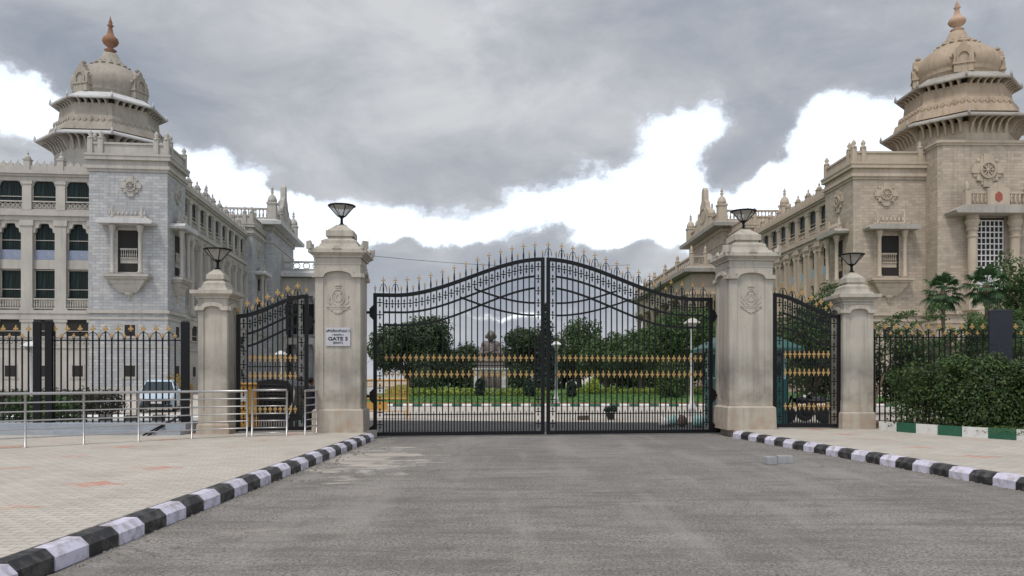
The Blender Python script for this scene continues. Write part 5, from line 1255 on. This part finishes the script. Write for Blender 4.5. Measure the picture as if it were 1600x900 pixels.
# ================================================================== vehicles
def wheel(parent, x, y, z, r, wd, rz=0):
    b = MB(); b.T = Matrix.Rotation(PI/2,4,'Y'); b.lathe([(r*.62,-wd/2),(r*.95,-wd/2),(r,-wd*.3),(r,wd*.3),(r*.95,wd/2),(r*.62,wd/2)],0,0,18)
    o = b.build('tyre', M['rubber'], parent, (x,y,z), rz)
    b = MB(); b.T = Matrix.Rotation(PI/2,4,'Y'); b.lathe([(.02,-wd*.4),(r*.2,-wd*.42),(r*.6,-wd*.3),(r*.64,wd*.3),(.02,wd*.4)],0,0,14); b.build('rim', M['steel'], o)
def car(loc, rz, label):
    root = tag(empty('parked_car', loc, rz), label, 'car')
    def ring(y, w, z0, z1, n=10): 
        return [(-w,y,z0),(-w*1.0,y,z0+(z1-z0)*.5),(-w*.96,y,z1-.08),(-w*.80,y,z1),(w*.80,y,z1),(w*.96,y,z1-.08),(w*1.0,y,z0+(z1-z0)*.5),(w,y,z0)]
    b = MB(); secs = [(-1.85,.66,.35,.62),(-1.75,.78,.24,.78),(-1.2,.82,.2,.90),(-.8,.83,.2,.96),(.9,.83,.2,1.0),(1.6,.81,.22,.98),(1.85,.74,.3,.90),(1.9,.66,.4,.75)]
    vs = []; fs = []
    for s in secs: vs += ring(*s)
    for i in range(len(secs)-1):
        for k in range(8): fs.append((i*8+k,i*8+(k+1)%8,(i+1)*8+(k+1)%8,(i+1)*8+k))
    fs += [tuple(range(8)), tuple(range((len(secs)-1)*8+7,(len(secs)-1)*8-1,-1))]
    b.add(vs, fs, 0, True); body = b.build('body', M['carblue'], root)
    b = MB(); b.add([(-.72,-.85,.94),(.72,-.85,.94),(.74,1.7,.96),(-.74,1.7,.96),(-.55,-.25,1.42),(.55,-.25,1.42),(.55,1.35,1.44),(-.55,1.35,1.44)],[(0,1,5,4),(1,2,6,5),(2,3,7,6),(3,0,4,7)]); b.build('windows', M['carglass'], root)
    b = MB(); b.add([(-.60,-.30,1.40),(.60,-.30,1.40),(.60,1.42,1.42),(-.60,1.42,1.42),(-.5,-.1,1.49),(.5,-.1,1.49),(.5,1.25,1.50),(-.5,1.25,1.50)],[(0,1,5,4),(1,2,6,5),(2,3,7,6),(3,0,4,7),(4,5,6,7)])
    for s in (-1,1):
        for (p,q) in (((s*.735,-.87,.95),(s*.57,-.27,1.42)),((s*.75,1.72,.97),(s*.57,1.38,1.43)),((s*.76,.4,.97),(s*.58,.45,1.43))): b.tube([p,q], .035, 6)
    b.build('roof', M['carblue'], root)
    for s in (-1,1):
        MB().ball((s*.58,-1.78,.64),(.17,.08,.09),10).build('headlight', M['white'], root)
        MB().ball((s*.92,-.75,.98),(.09,.06,.07),8).build('mirror', M['carblue'], root)
        for y in (-1.15,1.2): wheel(root, s*.74, y, .29, .29, .17)
    MB().box(-.4,.4,-1.875,-1.80,.38,.54).build('grille', M['rubber'], root); MB().box(-.26,.26,-1.905,-1.88,.40,.50).build('number_plate', M['white'], root)
    MB().box(-.7,.7,-1.85,-1.7,.24,.34).build('bumper', M['rubber'], root)
car((-17.0,38.0,0), R(19), 'pale blue hatchback parked before the grey palace')
def rickshaw(loc, rz):
    root = tag(empty('auto_rickshaw', loc, rz), 'small black-backed rickshaw standing behind the narrow side gate', 'rickshaw')
    # rear view: bellied vinyl back inside a pale curved edge, under a folded black hood
    w = .53; b = MB()
    prof = [(-.46,.32),(-.56,.7),(-.60,1.05),(-.57,1.35),(-.44,1.5),(0,1.56),(.44,1.5),(.57,1.35),(.60,1.05),(.56,.7),(.46,.32)]
    b.prism(prof, -.1, 1.6); b.build('body', M['black'], root)
    b = MB(); b.prism([(-.44,.86),(-.50,1.2),(-.40,1.42),(0,1.48),(.40,1.42),(.50,1.2),(.44,.86)], -.17, -.08); b.build('hood', M['black'], root)
    b = MB(); 
    for i in range(6): b.tube([(-.44+.02*i,-.18,.92+.09*i),(0,-.2,.95+.09*i),(.44-.02*i,-.18,.92+.09*i)], .016, 5)
    b.build('hood_folds', M['rubber'], root)
    for s in (-1,1):
        MB().tube([(s*.42,-.13,.34),(s*.52,-.14,.62),(s*.60,-.14,.92),(s*.63,-.13,1.2),(s*.60,-.12,1.34)], .024, 6).build('edge_trim', M['white'], root)
    for s in (-1,1): wheel(root, s*.38, .1, .22, .22, .10)
    wheel(root, 0, 2.0, .22, .22, .10)
    b = MB(); b.box(-.45,.45,-.12,-.02,.20,.36); b.build('bumper', M['steel'], root)
    MB().prism([(-.46+.07*math.cos(2*PI*i/12),1.32+.085*math.sin(2*PI*i/12)) for i in range(12)], -.2,-.17).build('blue_disc', M['blue'], root)
    b = MB(); b.frus(0,1.75,.5,.25,.3,.25,.1,1.0); b.tube([(-.35,1.7,1.05),(.35,1.7,1.05)], .02, 6); b.build('front_cowl', M['black'], root)
rickshaw((-6.86,22.6,-.0), R(3))
def motorbike(loc, rz, label, mat):
    root = tag(empty('motorcycle', loc, rz), label, 'motorcycle', 'motorcycles under the trees')
    for x in (-.62,.62): wheel(root, 0, x, .3, .3, .09)
    b = MB(); b.tube([(0,-.62,.3),(0,-.35,.55),(0,.2,.5),(0,.5,.95)], .05, 6); b.tube([(0,.62,.3),(0,.5,.95)], .035, 6); b.ball((0,-.05,.42),(.14,.22,.18),8); b.build('frame', M['rubber'], root)
    MB().ball((0,.18,.8),(.15,.28,.13),10).build('tank', mat, root); MB().ball((0,-.35,.78),(.14,.38,.07),10).build('seat', M['rubber'], root)
    MB().tube([(-.34,.38,1.05),(-.1,.5,1.0),(.1,.5,1.0),(.34,.38,1.05)], .018, 6).build('handlebar', M['steel'], root); MB().ball((0,.62,.88),(.09,.07,.09),8).build('headlight', M['white'], root)
    MB().tube([(.14,-.7,.34),(.14,0,.32)], .045, 6).build('exhaust', M['steel'], root)
motorbike((10.3,27.6,0), R(80), 'dark motorcycle parked behind the side gate by the guard booth', M['black'])
motorbike((11.3,28.6,0), R(70), 'second dark motorcycle, parked farther from the guard booth', M['navy'])

# ================================================================== people
def person(loc, rz, label, shirt, trousers, pose='stand', h=1.66):
    root = tag(empty('person', loc, rz), label, 'person'); k = h/1.70
    def S(p): return tuple(c*k for c in p)
    b = MB()
    def cap(a, c, ra, rb): b.capsule(S(a), S(c), ra*k, rb*k, 12)
    hip = .92
    b.ball(S((0,0,hip)),(.155*k,.115*k,.13*k),12); cap((0,0,hip+.05),(0,.0,1.30),.13,.155); b.ball(S((0,0,1.30)),(.19*k,.115*k,.12*k),12)
    cap((0,.01,1.38),(0,-.01,1.50),.055,.05); b.ball(S((0,-.015,1.60)),(.075*k,.095*k,.115*k),14); b.ball(S((0,-.105,1.585)),(.014*k,.022*k,.022*k),6)
    for s in (-1,1): b.ball(S((s*.077,0,1.59)),(.012*k,.02*k,.03*k),6)
    L_ = {}
    for s in (-1,1):
        sh = (s*.185,0,1.37)
        if pose == 'bend' : el_, wr = (s*.25,-.20,1.15), (s*.10,-.42,1.12)
        elif pose == 'hips': el_, wr = (s*.30,-.02,1.12), (s*.24,-.16,.92)
        else: el_, wr = (s*.235,.02,1.10), (s*.225,-.10,.86)
        cap(sh, el_, .05, .04); cap(el_, wr, .038, .027)
        hd = Vector(wr)+(Vector(wr)-Vector(el_)).normalized()*.07
        b.ball(S(hd),(.022*k,.035*k,.045*k),8)
        for i in range(4): q = hd+(Vector(wr)-Vector(el_)).normalized()*.03+Vector((0,(i-1.5)*.017,0)); cap(q, q+(Vector(wr)-Vector(el_)).normalized()*.05, .009,.007)
        cap(hd+Vector((0,-.03,0)), hd+Vector((-s*.02,-.055,-.02)), .010,.008)
        kn = (s*.10,-.03,.50); an = (s*.10+(.04*s),.04*s,.085)
        cap((s*.085,0,hip-.04), kn, .085, .058); cap(kn, an, .054, .036); cap((an[0],an[1]+.02,.04),(an[0],an[1]-.14,.035),.04,.032)
    o = b.build('body', M['skin'], root); remesh(o, .012, 1)
    # clothes: shells that follow the same limbs
    b = MB()
    def cap2(a, c, ra, rb): b.capsule(S(a), S(c), ra*k, rb*k, 12)
    cap2((0,0,hip+.02),(0,.0,1.30),.155,.172); b.ball(S((0,0,1.31)),(.212*k,.135*k,.115*k),12)
    for s in (-1,1):
        sh = (s*.185,0,1.37)
        el_ = (s*.25,-.20,1.15) if pose == 'bend' else ((s*.30,-.02,1.12) if pose == 'hips' else (s*.235,.02,1.10))
        cap2(sh, el_, .068, .058)
    o = b.build('shirt', shirt, root); remesh(o, .014, 1)
    b = MB(); b.ball(S((0,0,hip-.0)),(.175*k,.14*k,.14*k),12)
    for s in (-1,1):
        kn = (s*.10,-.03,.50); an = (s*.10+(.04*s),.04*s,.13); cap2((s*.085,0,hip-.04), kn, .105, .078); cap2(kn, an, .074, .06)
    o = b.build('trousers', trousers, root); remesh(o, .014, 1)
    b = MB(); b.ball(S((0,.012,1.63)),(.084*k,.10*k,.10*k),14); b.build('hair', M['hair'], root)
    b = MB()
    for s in (-1,1):
        an = (s*.10+(.04*s),.04*s,.085); b.capsule(S((an[0],an[1]+.02,.045)),S((an[0],an[1]-.15,.04)),.048*k,.04*k,10)
    b.build('shoes', M['rubber'], root)
person((-6.88,25.6,0), R(200), 'person in a red shirt and dark green trousers behind the side gate', M['red'], M['cloth_green'], 'bend', 1.62)
person((-5.62,22.0,0), R(150), 'person in dark navy clothes standing against the tall pillar', M['cloth_navy'], M['cloth_navy'], 'hips', 1.60)

# ================================================================== small things
for i, (x, y, r, w2, lab) in enumerate(((1203,14.55,.1,.095,'smaller grey concrete block lying on the road by the painted kerb'),(1226,14.75,-.12,.145,'wider grey concrete block lying on the road, closer to the painted kerb'))):
    b = MB(); b.frus(0,0,w2,.11,0,w2*.96,.10,.14); b.frus(w2*.3,-.02,.03,.02,.139,.02,.01,.155)
    o = b.build('concrete_block', M['blocks'], None, ((x-CX)/F*y,y,.0), r); tag(o, lab, 'block', 'loose concrete blocks')
    m = o.modifiers.new('worn', 'BEVEL'); m.width = .012; m.segments = 2
def sack(loc, s, mat, label, seed):
    b = MB(); r = random.Random(seed)
    b.ball((0,0,s[2]*.5),(s[0],s[1],s[2]*.55),12); b.ball((r.uniform(-.1,.1),0,s[2]*.9),(s[0]*.4,s[1]*.4,s[2]*.25),8); b.capsule((-s[0]*.5,0,s[2]*.3),(s[0]*.5,.05,s[2]*.3),s[2]*.3,s[2]*.25,8)
    o = b.build('sack', mat, None, loc); tag(o, label, 'sack', 'sacks by the guard booth'); remesh(o, .03, 2)
sack((4.95,25.6,0),(.17,.15,.30),M['kerb_pale'],'white cloth sack, the one nearest the gate middle',1)
sack((5.25,25.9,0),(.2,.17,.34),M['pale_teal'],'pale teal sack between the white and brown sacks',2)
sack((5.58,25.8,0),(.16,.14,.36),M['bark'],'brown sack beside the lamp post foot',3)
sack((6.02,25.4,0),(.22,.2,.38),M['pale_teal'],'fat pale teal sack against the gate stile',4)
root = tag(empty('plant_pot', (3.78,30.2,0)), 'small dark potted plant on the pale yard', 'plant pot')
MB().lathe([(.12,0),(.17,.24),(.19,.26),(.15,.26)],0,0,12).build('pot', M['rubber'], root); leaves('foliage', [(-.12,0,.38,.14,.12,.12),(.12,0,.4,.15,.12,.13)], 500, .045, M['leaf_conifer'], root, seed=81)
b = MB(); b.box(-.22,.22,-.12,.12,0,.12); b.box(-.2,.2,-.1,.1,.12,.15); tag(b.build('loose_board', M['bark'], None, (2.75,30.2,-.01), .2), 'dark wooden board lying on the pale yard', 'board')
# overhead wire
P = []; a_, c_ = Vector((-9.5,44,8.6)), Vector((9.0,60,10.2))
for i in range(25): t = i/24; p = a_.lerp(c_, t); p.z -= 1.2*4*t*(1-t)*.35; P.append(p)
b = MB(); b.tube([tuple(p) for p in P], .012, 4); tag(b.build('overhead_wire', M['rubber']), 'thin dark wire sagging across the sky above the gate', 'wire')
# stones and fallen leaves on the road edges
b = MB(); r = random.Random(19)
for i in range(120):
    y = r.uniform(12,21); x = 8.72-(y*.137)-abs(r.gauss(0,.35))-.02 if i % 2 else -3.55+abs(r.gauss(0,.3)); s = r.uniform(.01,.035)
    b.T = Matrix.Translation((x,y,s*.4)) @ Matrix.Rotation(r.uniform(0,6),4,'Z'); b.frus(0,0,s,s*.7,-s*.4,s*.6,s*.4,s*.5)
tag(b.build('rubble', M['grit']), kind='stuff')
